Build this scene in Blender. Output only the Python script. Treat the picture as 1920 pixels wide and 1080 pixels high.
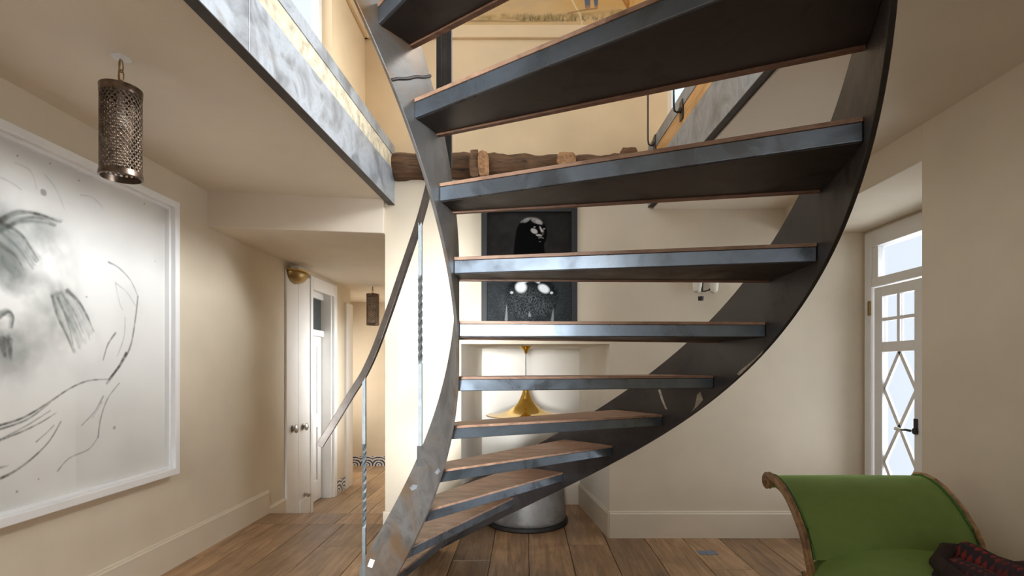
import bpy, math, random
import numpy as np
from mathutils import Vector, Matrix
PI = math.pi
random.seed(7)
rng = np.random.default_rng(7)
S = bpy.context.scene
COL = S.collection
for o in list(bpy.data.objects):
    bpy.data.objects.remove(o)

# ------------------------------------------------------------------ camera, world, lights, exposure
E = 1.329                       # eye height
F = 960.0                       # focal length in pixels of the 1920 frame
HX, HY = 985.0, 688.0           # where the view axis meets the frame
cam_d = bpy.data.cameras.new('camera')
cam_d.sensor_width = 36.0
cam_d.lens = 36.0 * F / 1920
cam_d.shift_x = (960 - HX) / 1920
cam_d.shift_y = (HY - 540) / 1920
cam_d.clip_start = 0.02
cam = bpy.data.objects.new('camera', cam_d)
COL.objects.link(cam)
cam.location = (0, 0, E)
cam.rotation_euler = (PI / 2, 0, 0)
S.camera = cam

W = bpy.data.worlds.new('overcast_sky')
S.world = W
W.use_nodes = True
bg = W.node_tree.nodes['Background']
bg.inputs[0].default_value = (0.86, 0.93, 1.0, 1)
bg.inputs[1].default_value = 1.0

def area(name, loc, target, sx, sy, power, color, spread=180):
    d = bpy.data.lights.new(name, 'AREA')
    d.shape = 'RECTANGLE'
    d.size, d.size_y = sx, sy
    d.energy = power
    d.color = color
    d.spread = math.radians(spread)
    o = bpy.data.objects.new(name, d)
    COL.objects.link(o)
    o.location = loc
    o.rotation_euler = (Vector(target) - Vector(loc)).to_track_quat('-Z', 'Y').to_euler()
    return o

DAY = (0.93, 0.97, 1.0)
WARM = (1.0, 0.93, 0.84)
area('daylight_rear_window', (-0.74, -1.93, 1.55), (-0.52, 4, 1.35), 1.3, 1.9, 17, DAY, 13)
area('rear_floor_bounce_fill', (-0.74, -1.91, 1.75), (-1.25, 1.2, 0), 1.2, 1.4, 23, DAY, 40)  # added lamp: lights the floor so its bounce brightens the ceiling
area('rear_wide_fill', (-0.62, -1.92, 1.55), (-0.5, 4, 1.4), 1.35, 1.9, 12.5, WARM, 170)  # added wide fill at the rear window
area('rear_right_fill', (1.2, -1.92, 1.55), (0.4, 4, 1.6), 0.9, 1.6, 2, WARM, 170)  # added weak fill, no source known at rear right
area('daylight_french_door', (2.80, 3.42, 1.25), (-2.3, 3.2, 1.35), 0.9, 1.9, 20, DAY, 130)
area('daylight_upper_left_window', (-1.40, 2.4, 4.1), (1.5, 2.6, 3.7), 1.7, 1.7, 18, DAY, 170)
area('daylight_upper_right_window', (2.70, 2.3, 4.0), (-2.34, 2.6, 1.95), 1.5, 1.2, 36, DAY, 50)
area('daylight_upper_back_window', (1.9, 4.10, 4.0), (0.0, 1.5, 3.4), 1.2, 1.5, 12, WARM, 170)
area('upper_rear_fill', (0.3, -1.92, 4.3), (0, 4.0, 3.7), 2.0, 1.5, 14, DAY, 170)  # unseen fill lamp for the upper room
area('daylight_hall_window', (-1.13, 6.0, 1.2), (-2.4, 5.8, 1.1), 1.0, 1.3, 14, DAY, 80)
area('daylight_hall_end', (-3.3, 7.5, 1.3), (-1.3, 7.7, 0.9), 0.9, 1.4, 20, WARM, 120)

S.view_settings.view_transform = 'Standard'
S.view_settings.look = 'None'
S.view_settings.exposure = 0.1
S.view_settings.gamma = 1.0
S.view_settings.use_curve_mapping = False
S.cycles.max_bounces = 8
S.cycles.diffuse_bounces = 5
S.cycles.use_denoising = True

def at(px, py, Y):
    """the point of the room that a picture position shows at depth Y"""
    return Vector(((px - HX) * Y / F, Y, E + (HY - py) * Y / F))
def on_x(px, py, X):
    Y = X * F / (px - HX)
    return Vector((X, Y, E + (HY - py) * Y / F))

# ------------------------------------------------------------------ materials
class NT:
    def __init__(s, name):
        s.m = bpy.data.materials.new(name)
        s.m.use_nodes = True
        s.t = s.m.node_tree
        s.b = s.t.nodes['Principled BSDF']
    def n(s, kind, **kw):
        nd = s.t.nodes.new(kind)
        for k, v in kw.items():
            if k in nd.inputs.keys():
                nd.inputs[k].default_value = v
            else:
                setattr(nd, k, v)
        return nd
    def l(s, a, b):
        s.t.links.new(a, b)
    def coords(s, scale=(1, 1, 1), kind='Object'):
        c = s.n('ShaderNodeTexCoord')
        mp = s.n('ShaderNodeMapping')
        mp.inputs['Scale'].default_value = scale
        s.l(c.outputs[kind], mp.inputs[0])
        return mp.outputs[0]
    def ramp(s, fac, stops):
        r = s.n('ShaderNodeValToRGB')
        el = r.color_ramp.elements
        while len(el) < len(stops):
            el.new(0.5)
        for e_, (p, c) in zip(el, stops):
            e_.position = p
            e_.color = (*c, 1) if len(c) == 3 else c
        s.l(fac, r.inputs[0])
        return r.outputs[0]
    def noise(s, vec, scale, detail=4, rough=.55, dist=0):
        nd = s.n('ShaderNodeTexNoise')
        nd.inputs['Scale'].default_value = scale
        nd.inputs['Detail'].default_value = detail
        nd.inputs['Roughness'].default_value = rough
        nd.inputs['Distortion'].default_value = dist
        s.l(vec, nd.inputs['Vector'])
        return nd.outputs[0]
    def mix(s, fac, a, b, mode='MIX'):
        nd = s.n('ShaderNodeMix', data_type='RGBA', blend_type=mode)
        for sock, v in ((nd.inputs[0], fac), (nd.inputs[6], a), (nd.inputs[7], b)):
            if hasattr(v, 'links'):
                s.l(v, sock)
            else:
                sock.default_value = v if isinstance(v, (int, float)) else (*v, 1)
        return nd.outputs[2]
    def bump(s, h, strength=.2, dist=.01):
        nd = s.n('ShaderNodeBump')
        nd.inputs['Strength'].default_value = strength
        nd.inputs['Distance'].default_value = dist
        s.l(h, nd.inputs['Height'])
        s.l(nd.outputs[0], s.b.inputs['Normal'])
    def set(s, **kw):
        for k, v in kw.items():
            k = k.replace('_', ' ')
            if hasattr(v, 'links'):
                s.l(v, s.b.inputs[k])
            else:
                s.b.inputs[k].default_value = (*v, 1) if isinstance(v, tuple) and len(v) == 3 else v
        return s

def plaster(name, c, rough=.8, var=.05):
    t = NT(name)
    v = t.coords()
    n1 = t.noise(v, 2.2, 5)
    lo = tuple(x * (1 - var) for x in c)
    hi = tuple(min(1, x * (1 + var)) for x in c)
    t.set(Base_Color=t.ramp(n1, [(.3, lo), (.7, hi)]), Roughness=rough)
    t.bump(t.noise(v, 38, 3), .05, .004)
    return t.m

def simple(name, c, rough=.5, metal=0.0, var=.12, scale=14, bump=.0):
    t = NT(name)
    v = t.coords()
    n1 = t.noise(v, scale, 5)
    t.set(Base_Color=t.ramp(n1, [(.3, tuple(x * (1 - var) for x in c)), (.7, tuple(min(1, x * (1 + var)) for x in c))]),
          Roughness=rough, Metallic=metal)
    if bump:
        t.bump(t.noise(v, scale * 3, 4), bump, .004)
    return t.m

def steel(name, base, blue, rust, metal=.75, rough=.36, rust_at=.62):
    t = NT(name)
    v = t.coords()
    a = t.noise(v, 5.5, 7, .62, .6)
    b = t.noise(v, 2.3, 6, .6, 1.2)
    c1 = t.ramp(a, [(.32, base), (.55, blue), (.75, base)])
    m = t.ramp(b, [(rust_at, (0, 0, 0)), (rust_at + .16, (1, 1, 1))])
    c2 = t.mix(m, c1, rust)
    sc = t.noise(t.coords((3, 3, 30)), 22, 3)
    t.set(Base_Color=c2, Metallic=metal, Roughness=t.ramp(a, [(.3, (rough - .08,) * 3), (.7, (rough + .16,) * 3)]))
    t.bump(sc, .06, .002)
    return t.m

def wood(name, dark, light, grain=(18, 1.2, 18), rough=.5, var=.35, bump=.15):
    t = NT(name)
    oi = t.n('ShaderNodeObjectInfo')
    c = t.n('ShaderNodeTexCoord')
    add = t.n('ShaderNodeVectorMath', operation='ADD')
    sc = t.n('ShaderNodeVectorMath', operation='SCALE')
    comb = t.n('ShaderNodeCombineXYZ')
    for k in range(3):
        t.l(oi.outputs['Random'], comb.inputs[k])
    t.l(comb.outputs[0], sc.inputs[0])
    sc.inputs['Scale'].default_value = 37.0
    t.l(c.outputs['Object'], add.inputs[0])
    t.l(sc.outputs[0], add.inputs[1])
    mp = t.n('ShaderNodeMapping')
    mp.inputs['Scale'].default_value = grain
    t.l(add.outputs[0], mp.inputs[0])
    g = t.noise(mp.outputs[0], 1.6, 8, .65, 1.3)
    big = t.noise(add.outputs[0], 2.4, 4, .6, .5)
    col = t.ramp(g, [(.28, dark), (.6, light), (.85, tuple(min(1, x * 1.12) for x in light))])
    col = t.mix(t.ramp(big, [(.35, (0, 0, 0)), (.7, (var,) * 3)]), col, tuple(x * .55 for x in dark))
    mr = t.n('ShaderNodeMapRange')
    mr.inputs['To Min'].default_value = .72
    mr.inputs['To Max'].default_value = 1.18
    t.l(oi.outputs['Random'], mr.inputs[0])
    mul = t.n('ShaderNodeVectorMath', operation='SCALE')
    t.l(col, mul.inputs[0])
    t.l(mr.outputs[0], mul.inputs['Scale'])
    t.set(Base_Color=mul.outputs[0], Roughness=rough)
    t.bump(g, bump, .004)
    return t.m

def painted(name, rough=.7, spec=.3):
    t = NT(name)
    a = t.n('ShaderNodeAttribute', attribute_name='paint')
    t.set(Base_Color=a.outputs['Color'], Roughness=rough)
    t.b.inputs['Specular IOR Level'].default_value = spec
    return t.m

def glass_mat(name, tint=(1, 1, 1), refl=.02):
    t = NT(name)
    tr = t.n('ShaderNodeBsdfTransparent')
    tr.inputs[0].default_value = (*tint, 1)
    gl = t.n('ShaderNodeBsdfGlossy')
    gl.inputs['Roughness'].default_value = .02
    lw = t.n('ShaderNodeLayerWeight')
    pw = t.n('ShaderNodeMath', operation='POWER')
    t.l(lw.outputs['Facing'], pw.inputs[0])
    pw.inputs[1].default_value = 4.0
    fr = t.n('ShaderNodeMapRange')
    fr.inputs['To Min'].default_value = refl
    fr.inputs['To Max'].default_value = .8 if refl > .01 else .25
    t.l(pw.outputs[0], fr.inputs[0])
    mx = t.n('ShaderNodeMixShader')
    t.l(fr.outputs[0], mx.inputs[0])
    t.l(tr.outputs[0], mx.inputs[1])
    t.l(gl.outputs[0], mx.inputs[2])
    t.l(mx.outputs[0], t.t.nodes['Material Output'].inputs[0])
    return t.m

M = {}
M['wall'] = plaster('cream_plaster', (.69, .605, .475))
M['wall_white'] = plaster('white_plaster', (.80, .755, .68))
M['ceiling'] = plaster('ceiling_plaster', (.74, .655, .54))
M['wall_upper'] = plaster('warm_cream_plaster', (.78, .615, .40), .8, .07)
M['skirting'] = simple('skirting_paint', (.69, .61, .49), .45, 0, .03, 4)
M['white_paint'] = simple('white_gloss_paint', (.80, .79, .77), .35, 0, .03, 5)
M['frame_white'] = simple('white_frame_paint', (.86, .86, .86), .4, 0, .02, 5)
M['steel'] = steel('blued_steel', (.165, .19, .22), (.23, .275, .33), (.14, .14, .14), .84, .29)
M['steel_plate'] = steel('mill_steel_plate', (.22, .24, .265), (.42, .46, .51), (.30, .28, .26), .6, .4)
M['steel_ribbon'] = steel('raw_steel_ribbon', (.095, .088, .08), (.19, .183, .175), (.19, .12, .065), .55, .42, .52)
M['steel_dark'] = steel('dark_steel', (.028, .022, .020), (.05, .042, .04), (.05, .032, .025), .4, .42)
M['steel_rod'] = simple('bright_steel', (.13, .145, .15), .5, .5, .15, 30)
M['steel_rail'] = simple('brushed_rail_steel', (.075, .06, .05), .42, .5, .25, 18)
M['tread_wood'] = wood('tread_wood', (.20, .105, .065), (.46, .285, .19), (3, 14, 14), .5, .3, .08)
M['lip_wood'] = wood('lip_wood', (.15, .075, .045), (.30, .16, .10), (6, 14, 14), .55, .3, .08)
M['plank'] = wood('oak_plank', (.18, .095, .045), (.47, .29, .155), (13, .9, 13), .42, .5, .12)
M['plank_hall'] = wood('hall_oak_plank', (.36, .22, .12), (.62, .44, .275), (13, .9, 13), .4, .35, .1)
M['log'] = wood('old_log', (.035, .02, .012), (.25, .135, .065), (1.2, 16, 16), .85, .5, .7)
M['rear_dark'] = wood('rear_wall_darkened', (.03, .018, .012), (.07, .042, .028), (12, 12, 1), .6, .3, .1)  # unseen rear wall, invented dark so the treads reflect less light
M['log_cut'] = wood('cut_log_end', (.20, .09, .04), (.52, .29, .14), (18, 2, 18), .85, .2, .5)
M['plaster_band'] = simple('chipped_plaster_band', (.46, .40, .29), .8, 0, .4, 16, .4)
M['wood_band'] = wood('orange_wood_band', (.42, .20, .06), (.72, .42, .17), (10, 1.2, 10), .5, .3, .1)
M['black_frame'] = simple('black_frame_lacquer', (.008, .008, .009), .6, 0, .2, 8)
M['brass'] = simple('polished_brass', (.80, .52, .12), .13, 1.0, .05, 4)
M['brass_old'] = simple('aged_brass', (.34, .24, .11), .35, 1.0, .15, 20)
M['bronze'] = simple('perforated_bronze', (.17, .125, .095), .34, .9, .5, 30)
M['nickel'] = simple('nickel_knob', (.42, .40, .37), .28, .9, .1, 20)
M['zinc'] = steel('zinc_sheet', (.17, .165, .16), (.30, .29, .28), (.15, .14, .13), .45, .5)
M['black_iron'] = simple('black_iron', (.018, .016, .015), .6, .0, .2, 20)
M['ivory'] = simple('ivory_grip', (.78, .74, .64), .35, 0, .06, 20)
M['chip_paint'] = simple('chipped_cream_paint', (.50, .46, .38), .8, 0, .3, 60)
M['tape'] = simple('faded_blue_tape', (.16, .19, .25), .6, 0, .2, 40)
M['glass'] = glass_mat('clear_glass', (.97, .98, 1))
M['glass_art'] = glass_mat('picture_glass', (1, 1, 1), .02)
M['glass_coated'] = glass_mat('coated_picture_glass', (1, 1, 1), .0)
M['glass_dark'] = simple('dark_glass', (.05, .06, .06), .06, 0, .1, 3)
M['gilt'] = wood('carved_gilt_wood', (.13, .06, .025), (.55, .33, .15), (9, 9, 9), .4, .5, .5)
M['art'] = painted('charcoal_on_paper', .9, .1)
M['photo'] = painted('photographic_print', .7, .0)
M['mural'] = painted('wall_mural_paint', .85, .15)

def velvet():
    t = NT('green_velvet')
    v = t.coords()
    n1 = t.noise(v, 3.5, 5, .6)
    t.set(Base_Color=t.ramp(n1, [(.3, (.135, .215, .05)), (.7, (.195, .295, .075))]), Roughness=.85)
    t.b.inputs['Sheen Weight'].default_value = .6
    t.b.inputs['Sheen Roughness'].default_value = .4
    t.b.inputs['Sheen Tint'].default_value = (.45, .75, .2, 1)
    t.bump(t.noise(v, 90, 2), .08, .002)
    return t.m
M['velvet'] = velvet()
M['piping'] = simple('green_piping', (.06, .16, .03), .7, 0, .1, 30)

def rug():
    t = NT('red_woven_rug')
    v = t.coords((1, 1, 1), 'UV')
    br = t.n('ShaderNodeTexVoronoi', distance='MANHATTAN')
    br.inputs['Scale'].default_value = 26
    br.inputs['Randomness'].default_value = .25
    t.l(v, br.inputs['Vector'])
    d = br.outputs['Distance']
    c = t.ramp(d, [(.0, (.50, .42, .30)), (.10, (.04, .03, .05)), (.22, (.30, .035, .025)), (.46, (.27, .03, .025)), (.6, (.03, .02, .03))])
    c = t.mix(t.ramp(t.noise(v, 9, 4), [(.45, (0, 0, 0)), (.62, (.7, .7, .7))]), c, (.05, .025, .035))
    t.set(Base_Color=c, Roughness=.9)
    t.bump(d, .3, .004)
    return t.m
M['rug'] = rug()
M['rug_dark'] = simple('dark_rug_border', (.028, .015, .013), .9, 0, .4, 40, .4)

def azulejo():
    t = NT('blue_white_tile')
    v = t.coords((1, 1, 1), 'UV')
    vm = t.n('ShaderNodeVectorMath', operation='SUBTRACT')
    t.l(v, vm.inputs[0])
    vm.inputs[1].default_value = (.5, .1, 0)
    wv = t.n('ShaderNodeTexWave', wave_type='RINGS', rings_direction='Z')
    wv.inputs['Scale'].default_value = 1.2
    wv.inputs['Distortion'].default_value = 2.2
    wv.inputs['Detail'].default_value = 2
    wv.inputs['Detail Scale'].default_value = 2.2
    t.l(vm.outputs[0], wv.inputs['Vector'])
    t.set(Base_Color=t.ramp(wv.outputs[0], [(.30, (.05, .07, .15)), (.42, (.30, .34, .42)), (.5, (.72, .72, .70))]), Roughness=.18)
    return t.m
M['azulejo'] = azulejo()

# ------------------------------------------------------------------ mesh helpers
class MB:
    def __init__(s):
        s.v, s.f, s.uv = [], [], {}
    def add(s, vs, fs):
        k = len(s.v)
        s.v += [tuple(v) for v in vs]
        s.f += [tuple(i + k for i in f) for f in fs]
        return s
    def box(s, a, b, mat=None):
        x0, y0, z0 = a
        x1, y1, z1 = b
        vs = [Vector(p) for p in ((x0, y0, z0), (x1, y0, z0), (x1, y1, z0), (x0, y1, z0), (x0, y0, z1), (x1, y0, z1), (x1, y1, z1), (x0, y1, z1))]
        if mat is not None:
            vs = [mat @ v for v in vs]
        return s.add(vs, [(0, 3, 2, 1), (4, 5, 6, 7), (0, 1, 5, 4), (1, 2, 6, 5), (2, 3, 7, 6), (3, 0, 4, 7)])
    def prism(s, poly, d):
        """closed polygon of 3D points swept by the vector d"""
        n = len(poly)
        d = Vector(d)
        vs = [Vector(p) for p in poly] + [Vector(p) + d for p in poly]
        fs = [tuple(range(n))[::-1], tuple(range(n, 2 * n))]
        fs += [(i, (i + 1) % n, n + (i + 1) % n, n + i) for i in range(n)]
        return s.add(vs, fs)
    def loft(s, rings, closed=True, caps=True):
        n = len(rings[0])
        vs = [p for r in rings for p in r]
        fs = []
        for i in range(len(rings) - 1):
            for j in range(n if closed else n - 1):
                fs.append((i * n + j, i * n + (j + 1) % n, (i + 1) * n + (j + 1) % n, (i + 1) * n + j))
        if caps and closed:
            fs.append(tuple(range(n))[::-1])
            fs.append(tuple((len(rings) - 1) * n + j for j in range(n)))
        return s.add(vs, fs)
    def tube(s, path, r, n=10, caps=True, squash=1.0, up=None, twist=0.0):
        P = [Vector(p) for p in path]
        R = r if isinstance(r, (list, tuple)) else [r] * len(P)
        rings = []
        for i, p in enumerate(P):
            t = (P[min(i + 1, len(P) - 1)] - P[max(i - 1, 0)]).normalized()
            u = Vector(up) if up else (Vector((0, 0, 1)) if abs(t.z) < .9 else Vector((0, 1, 0)))
            a = t.cross(u).normalized()
            b = a.cross(t).normalized()
            ring = []
            for j in range(n):
                w = 2 * PI * (j + .5) / n + twist * i
                ring.append(p + a * math.cos(w) * R[i] + b * math.sin(w) * R[i] * squash)
            rings.append(ring)
        return s.loft(rings, True, caps)
    def lathe(s, prof, n=32, c=(0, 0, 0), axis='Z', caps=False):
        rings = []
        for r, h in prof:
            ring = []
            for j in range(n):
                w = 2 * PI * j / n
                p = (r * math.cos(w), r * math.sin(w), h)
                if axis == 'X':
                    p = (h, p[0], p[1])
                elif axis == 'Y':
                    p = (p[0], h, p[1])
                ring.append((p[0] + c[0], p[1] + c[1], p[2] + c[2]))
            rings.append(ring)
        return s.loft(rings, True, caps)
    def build(s, name, mat, parent=None, smooth=False, bevel=0, kind=None, uv=None):
        me = bpy.data.meshes.new(name)
        me.from_pydata(s.v, [], s.f)
        if uv is not None:
            l = me.uv_layers.new(name='UVMap')
            for lp in me.loops:
                l.data[lp.index].uv = uv[lp.vertex_index]
        me.validate()
        me.materials.append(M[mat])
        if smooth:
            me.shade_smooth()
            try:
                me.set_sharp_from_angle(angle=math.radians(40))
            except Exception:
                pass
        o = bpy.data.objects.new(name, me)
        COL.objects.link(o)
        if parent:
            o.parent = parent
            pl = Vector(parent.location)
            pp = parent.parent
            if pp:
                pl = pl + Vector(pp.location)
            me.transform(Matrix.Translation(-pl))
        if bevel:
            b = o.modifiers.new('bevel', 'BEVEL')
            b.width = bevel
            b.segments = 2
            b.limit_method = 'ANGLE'
        if kind:
            o['kind'] = kind
        # consistent normals
        import bmesh
        bm = bmesh.new()
        bm.from_mesh(me)
        bmesh.ops.recalc_face_normals(bm, faces=bm.faces[:])
        bm.to_mesh(me)
        bm.free()
        return o

def empty(name, loc, label=None, cat=None, group=None, kind=None, parent=None):
    o = bpy.data.objects.new(name, None)
    COL.objects.link(o)
    o.location = loc
    o.empty_display_size = .1
    tag(o, label, cat, group, kind)
    if parent:
        o.parent = parent
    return o
def tag(o, label=None, cat=None, group=None, kind=None):
    for k, v in (('label', label), ('category', cat), ('group', group), ('kind', kind)):
        if v:
            o[k] = v
    return o
def struct(name, mb, mat, parent=None, smooth=False, bevel=0):
    return mb.build(name, mat, parent, smooth, bevel, None if parent else 'structure')
def box(name, a, b, mat, parent=None, bevel=0, kind=None):
    return MB().box(a, b).build(name, mat, parent, False, bevel, kind)

def wall_panel(name, org, u, v, w, h, holes, thick, mat, parent=None):
    """a wall with rectangular openings; thick goes to the side of -(u x v)"""
    org, u, v = Vector(org), Vector(u), Vector(v)
    nrm = u.cross(v).normalized()
    us = sorted({0, w} | {x for a in holes for x in (a[0], a[2])})
    vs = sorted({0, h} | {x for a in holes for x in (a[1], a[3])})
    us = [x for x in us if 0 <= x <= w]
    vs = [x for x in vs if 0 <= x <= h]
    def solid(i, j):
        if i < 0 or j < 0 or i >= len(us) - 1 or j >= len(vs) - 1:
            return False
        cu, cv = (us[i] + us[i + 1]) / 2, (vs[j] + vs[j + 1]) / 2
        return not any(a[0] < cu < a[2] and a[1] < cv < a[3] for a in holes)
    mb = MB()
    idx = {}
    def V(i, j, k):
        if (i, j, k) not in idx:
            idx[(i, j, k)] = len(mb.v)
            mb.v.append(tuple(org + u * us[i] + v * vs[j] - nrm * (thick * k)))
        return idx[(i, j, k)]
    for i in range(len(us) - 1):
        for j in range(len(vs) - 1):
            if not solid(i, j):
                continue
            mb.f.append((V(i, j, 0), V(i + 1, j, 0), V(i + 1, j + 1, 0), V(i, j + 1, 0)))
            mb.f.append((V(i, j + 1, 1), V(i + 1, j + 1, 1), V(i + 1, j, 1), V(i, j, 1)))
            for di, dj, a, b in ((-1, 0, (i, j), (i, j + 1)), (1, 0, (i + 1, j), (i + 1, j + 1)), (0, -1, (i, j), (i + 1, j)), (0, 1, (i, j + 1), (i + 1, j + 1))):
                if not solid(i + di, j + dj):
                    mb.f.append((V(*a, 0), V(*b, 0), V(*b, 1), V(*a, 1)))
    return struct(name, mb, mat, parent)

# ------------------------------------------------------------------ the setting
XL, XR, XD = -2.34, 2.014, 2.645          # left wall, near right wall, wall of the glazed door
YB = 3.987                                # back wall
ZC_L, ZC_R, ZS = 2.622, 2.56, 2.36        # ceilings and hall soffit
Z2 = 3.04                                 # upper floor
YREAR = -2.0
HALL = -0.25
XP = -1.092                               # left edge of the pier

# floor with planks
floor = MB().box((XL - .1, YREAR - .1, -.30), (XD + .2, 4.656, -.022)).box((-.6, 4.656, -.30), (.8, 5.1, -.022)).build('floor', 'plank', None, kind='structure')
xs = [XL, -2.10, -1.82, -1.53, -1.18, -.84, -.502, -.241, .024, .322, .617, .922, 1.215, 1.5, 1.79, 2.08, 2.36, XD]
def plank(x0, x1, y0, y1, parent, mat, z=0.0):
    g = .0022
    dz = random.uniform(-.0012, .0006)
    o = box('plank', (x0 + g, y0 + g, z - .022), (x1 - g, y1 - g, z + dz), mat, parent, .002)
    return o
for i in range(len(xs) - 1):
    x0, x1 = xs[i], xs[i + 1]
    yend = 4.34 if x1 < XP + .3 else (4.955 if x0 > -.55 and x1 < .7 else YB + .02)
    y = YREAR
    first = True
    while y < yend - .01:
        L = random.uniform(.6, 2.2) if first else random.uniform(1.7, 2.6)
        first = False
        y2 = yend if y + L > yend - .5 else y + L
        plank(x0, x1, y, y2, floor, 'plank')
        y = y2
for x0, x1 in ((XL, -1.62), (-1.62, XP)):
    plank(x0, x1, 4.34, 4.656, floor, 'plank')
tp0, tp1 = at(1312, 1040, 3.625), at(1340, 1033, 3.70)
box('tape_patch', (tp0.x, 3.62, .0006), (tp1.x, 3.70, .0016), 'tape', floor)
hall_floor = box('floor', (-3.7, 4.67, HALL - .1), (XP + .02, 8.3, HALL - .022), 'plank_hall', None, 0, 'structure')
x = -3.7
while x < XP - .01:
    x2 = min(x + random.uniform(.2, .26), XP)
    y = 4.67
    while y < 8.2:
        y2 = y + random.uniform(1.0, 1.9)
        y2 = 8.2 if y2 > 7.8 else y2
        plank(x, x2, y, y2, hall_floor, 'plank_hall', HALL)
        y = y2
    x = x2

# walls
DY0, DY1, DZ1 = 5.58, 6.20, 2.20          # hall door opening
wall_panel('wall_left', (XL, 6.85, HALL), (0, -1, 0), (0, 0, 1), 6.85 - YREAR, ZC_L + .02 - HALL,
           [(6.85 - DY1, -.1, 6.85 - DY0, DZ1 - HALL)], -.14, 'wall')
wall_panel('wall_back', (XP, YB, -.02), (1, 0, 0), (0, 0, 1), XD + .05 - XP, 2.82,
           [(-.50 - XP, -.1, .656 - XP, 1.527)], .10, 'wall')
nm = MB()
NZ = 1.507
nl, nr = ((-.50, YB + .003), (-.42, 4.96)), ((.656, YB + .003), (.527, 4.96))
t_ = .06
nm.prism([(nr[0][0], nr[0][1], 0), (nr[1][0], nr[1][1], 0), (nr[1][0] + t_, nr[1][1], 0), (nr[0][0] + t_, nr[0][1], 0)], (0, 0, NZ + .02))
nm.prism([(nl[0][0], nl[0][1], 0), (nl[1][0], nl[1][1], 0), (nl[1][0] - t_, nl[1][1], 0), (nl[0][0] - t_, nl[0][1], 0)], (0, 0, NZ + .02))
nm.box((-.5, 4.96, 0), (.6, 5.02, NZ + .02))
nm.box((-.56, YB + .1, NZ), (.72, 5.02, NZ + .06))
struct('wall_niche', nm, 'wall_white')
box('wall_pier_side', (XP, YB + .10, HALL), (XP + .10, 8.25, ZS + .1), 'wall', kind='structure')
box('wall_hall_end', (-3.7, 8.17, HALL), (XP + .1, 8.27, ZS + .1), 'wall', kind='structure')
box('wall_hall_far_left', (-3.75, 6.85, HALL), (-3.65, 8.27, ZS + .1), 'wall', kind='structure')
box('wall_hall_return', (-3.7, 6.75, HALL), (XL - .14, 6.85, ZS + .1), 'wall', kind='structure')
wr = MB().box((XR, YREAR, 0), (XD + .12, 2.602, ZC_R + .02))
struct('wall_right', wr, 'wall', bevel=.004)
box('wall_right_header', (XR, 2.602, 2.375), (XD + .12, YB, ZC_R + .02), 'wall', kind='structure', bevel=.003)
wall_panel('wall_right_recess', (XD, YB, 0), (0, -1, 0), (0, 0, 1), YB - 2.602, 2.38,
           [(.02, -.1, YB - 2.72, 2.355)], .12, 'wall')
# unseen rear wall, its openings holding the daylight and fill lamps
wall_panel('wall_rear', (XD + .1, YREAR, 0), (-1, 0, 0), (0, 0, 1), XD + .1 - XL + .1, 5.6,
           [(XD + .1 - .06, .55, XD + .1 + 1.3, 2.5), (XD + .1 - 1.65, .7, XD + .1 - .75, 2.35), (XD + .1 - 1.3, 3.5, XD + .1 + .7, 5.05)], .12, 'rear_dark')

# ceilings (the slab between the floors, open above the stair)
LB0, LB1 = Vector((-1.2063, .05, 0)), Vector((-1.0175, YB, 0))      # left edge of the opening
RB0, RB1 = Vector((1.066, .05, 0)), Vector((.955, YB, 0))           # right edge of the opening
cl = MB().prism([(XL - .1, YREAR, ZC_L), (-1.26, YREAR, ZC_L), (LB0.x - .04, LB0.y, ZC_L), (LB1.x - .04, LB1.y, ZC_L), (XL - .1, YB, ZC_L)], (0, 0, Z2 - ZC_L))
struct('ceiling', cl, 'ceiling')
cr = MB().prism([(RB0.x + .04, RB0.y, ZC_R), (1.09, YREAR, ZC_R), (XD + .1, YREAR, ZC_R), (XD + .1, YB + .1, ZC_R), (RB1.x + .04, YB + .1, ZC_R)], (0, 0, Z2 - ZC_R))
struct('ceiling', cr, 'ceiling')
struct('ceiling', MB().box((-1.27, YREAR, ZC_R + .03), (1.1, .05, Z2)), 'ceiling')
# dropped soffit over the hall, its face slightly askew
so = MB().prism([(XL - .05, 3.763, ZS), (XP, 3.945, ZS), (XP, 8.25, ZS), (-3.7, 8.25, ZS), (-3.7, 6.8, ZS), (XL - .05, 6.8, ZS)], (0, 0, ZC_L + .02 - ZS))
struct('ceiling', so, 'ceiling', bevel=.006)

# upper room
wall_panel('wall_upper_back', (-1.35, 4.06, 2.76), (1, 0, 0), (0, 0, 1), 4.1, 2.9,
           [(1.127 + 1.35, .44, 2.5 + 1.35, 2.0)], .12, 'wall_upper')
wall_panel('wall_upper_left', (-1.27, 4.06, Z2), (0, -1, 0), (0, 0, 1), 4.06 - YREAR, 2.6,
           [(4.06 - 3.36, .08, 4.06 - 1.55, 2.1)], -.12, 'wall_upper')
wall_panel('wall_upper_right', (XD, 4.1, Z2), (0, -1, 0), (0, 0, 1), 4.1 - YREAR, 2.62, [(4.1 - 3.1, .32, 4.1 - 1.5, 1.6)], .12, 'wall_upper')
box('ceiling', (-1.4, YREAR - .1, 5.6), (XD + .12, 4.2, 5.7), 'ceiling', kind='structure')
# picture rail moulding in the upper room
for nme, a, b in (('trim_1', (-1.27, 4.03, 3.925), (1.127, 4.06, 3.95)), ('trim_1', (-1.27, 3.36, 3.925), (-1.24, 4.06, 3.95)),
                  ('trim_1', (-1.27, 4.045, 3.95), (1.127, 4.06, 4.035))):
    box(nme, a, b, 'wall_upper', kind='structure', bevel=.006)

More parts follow.
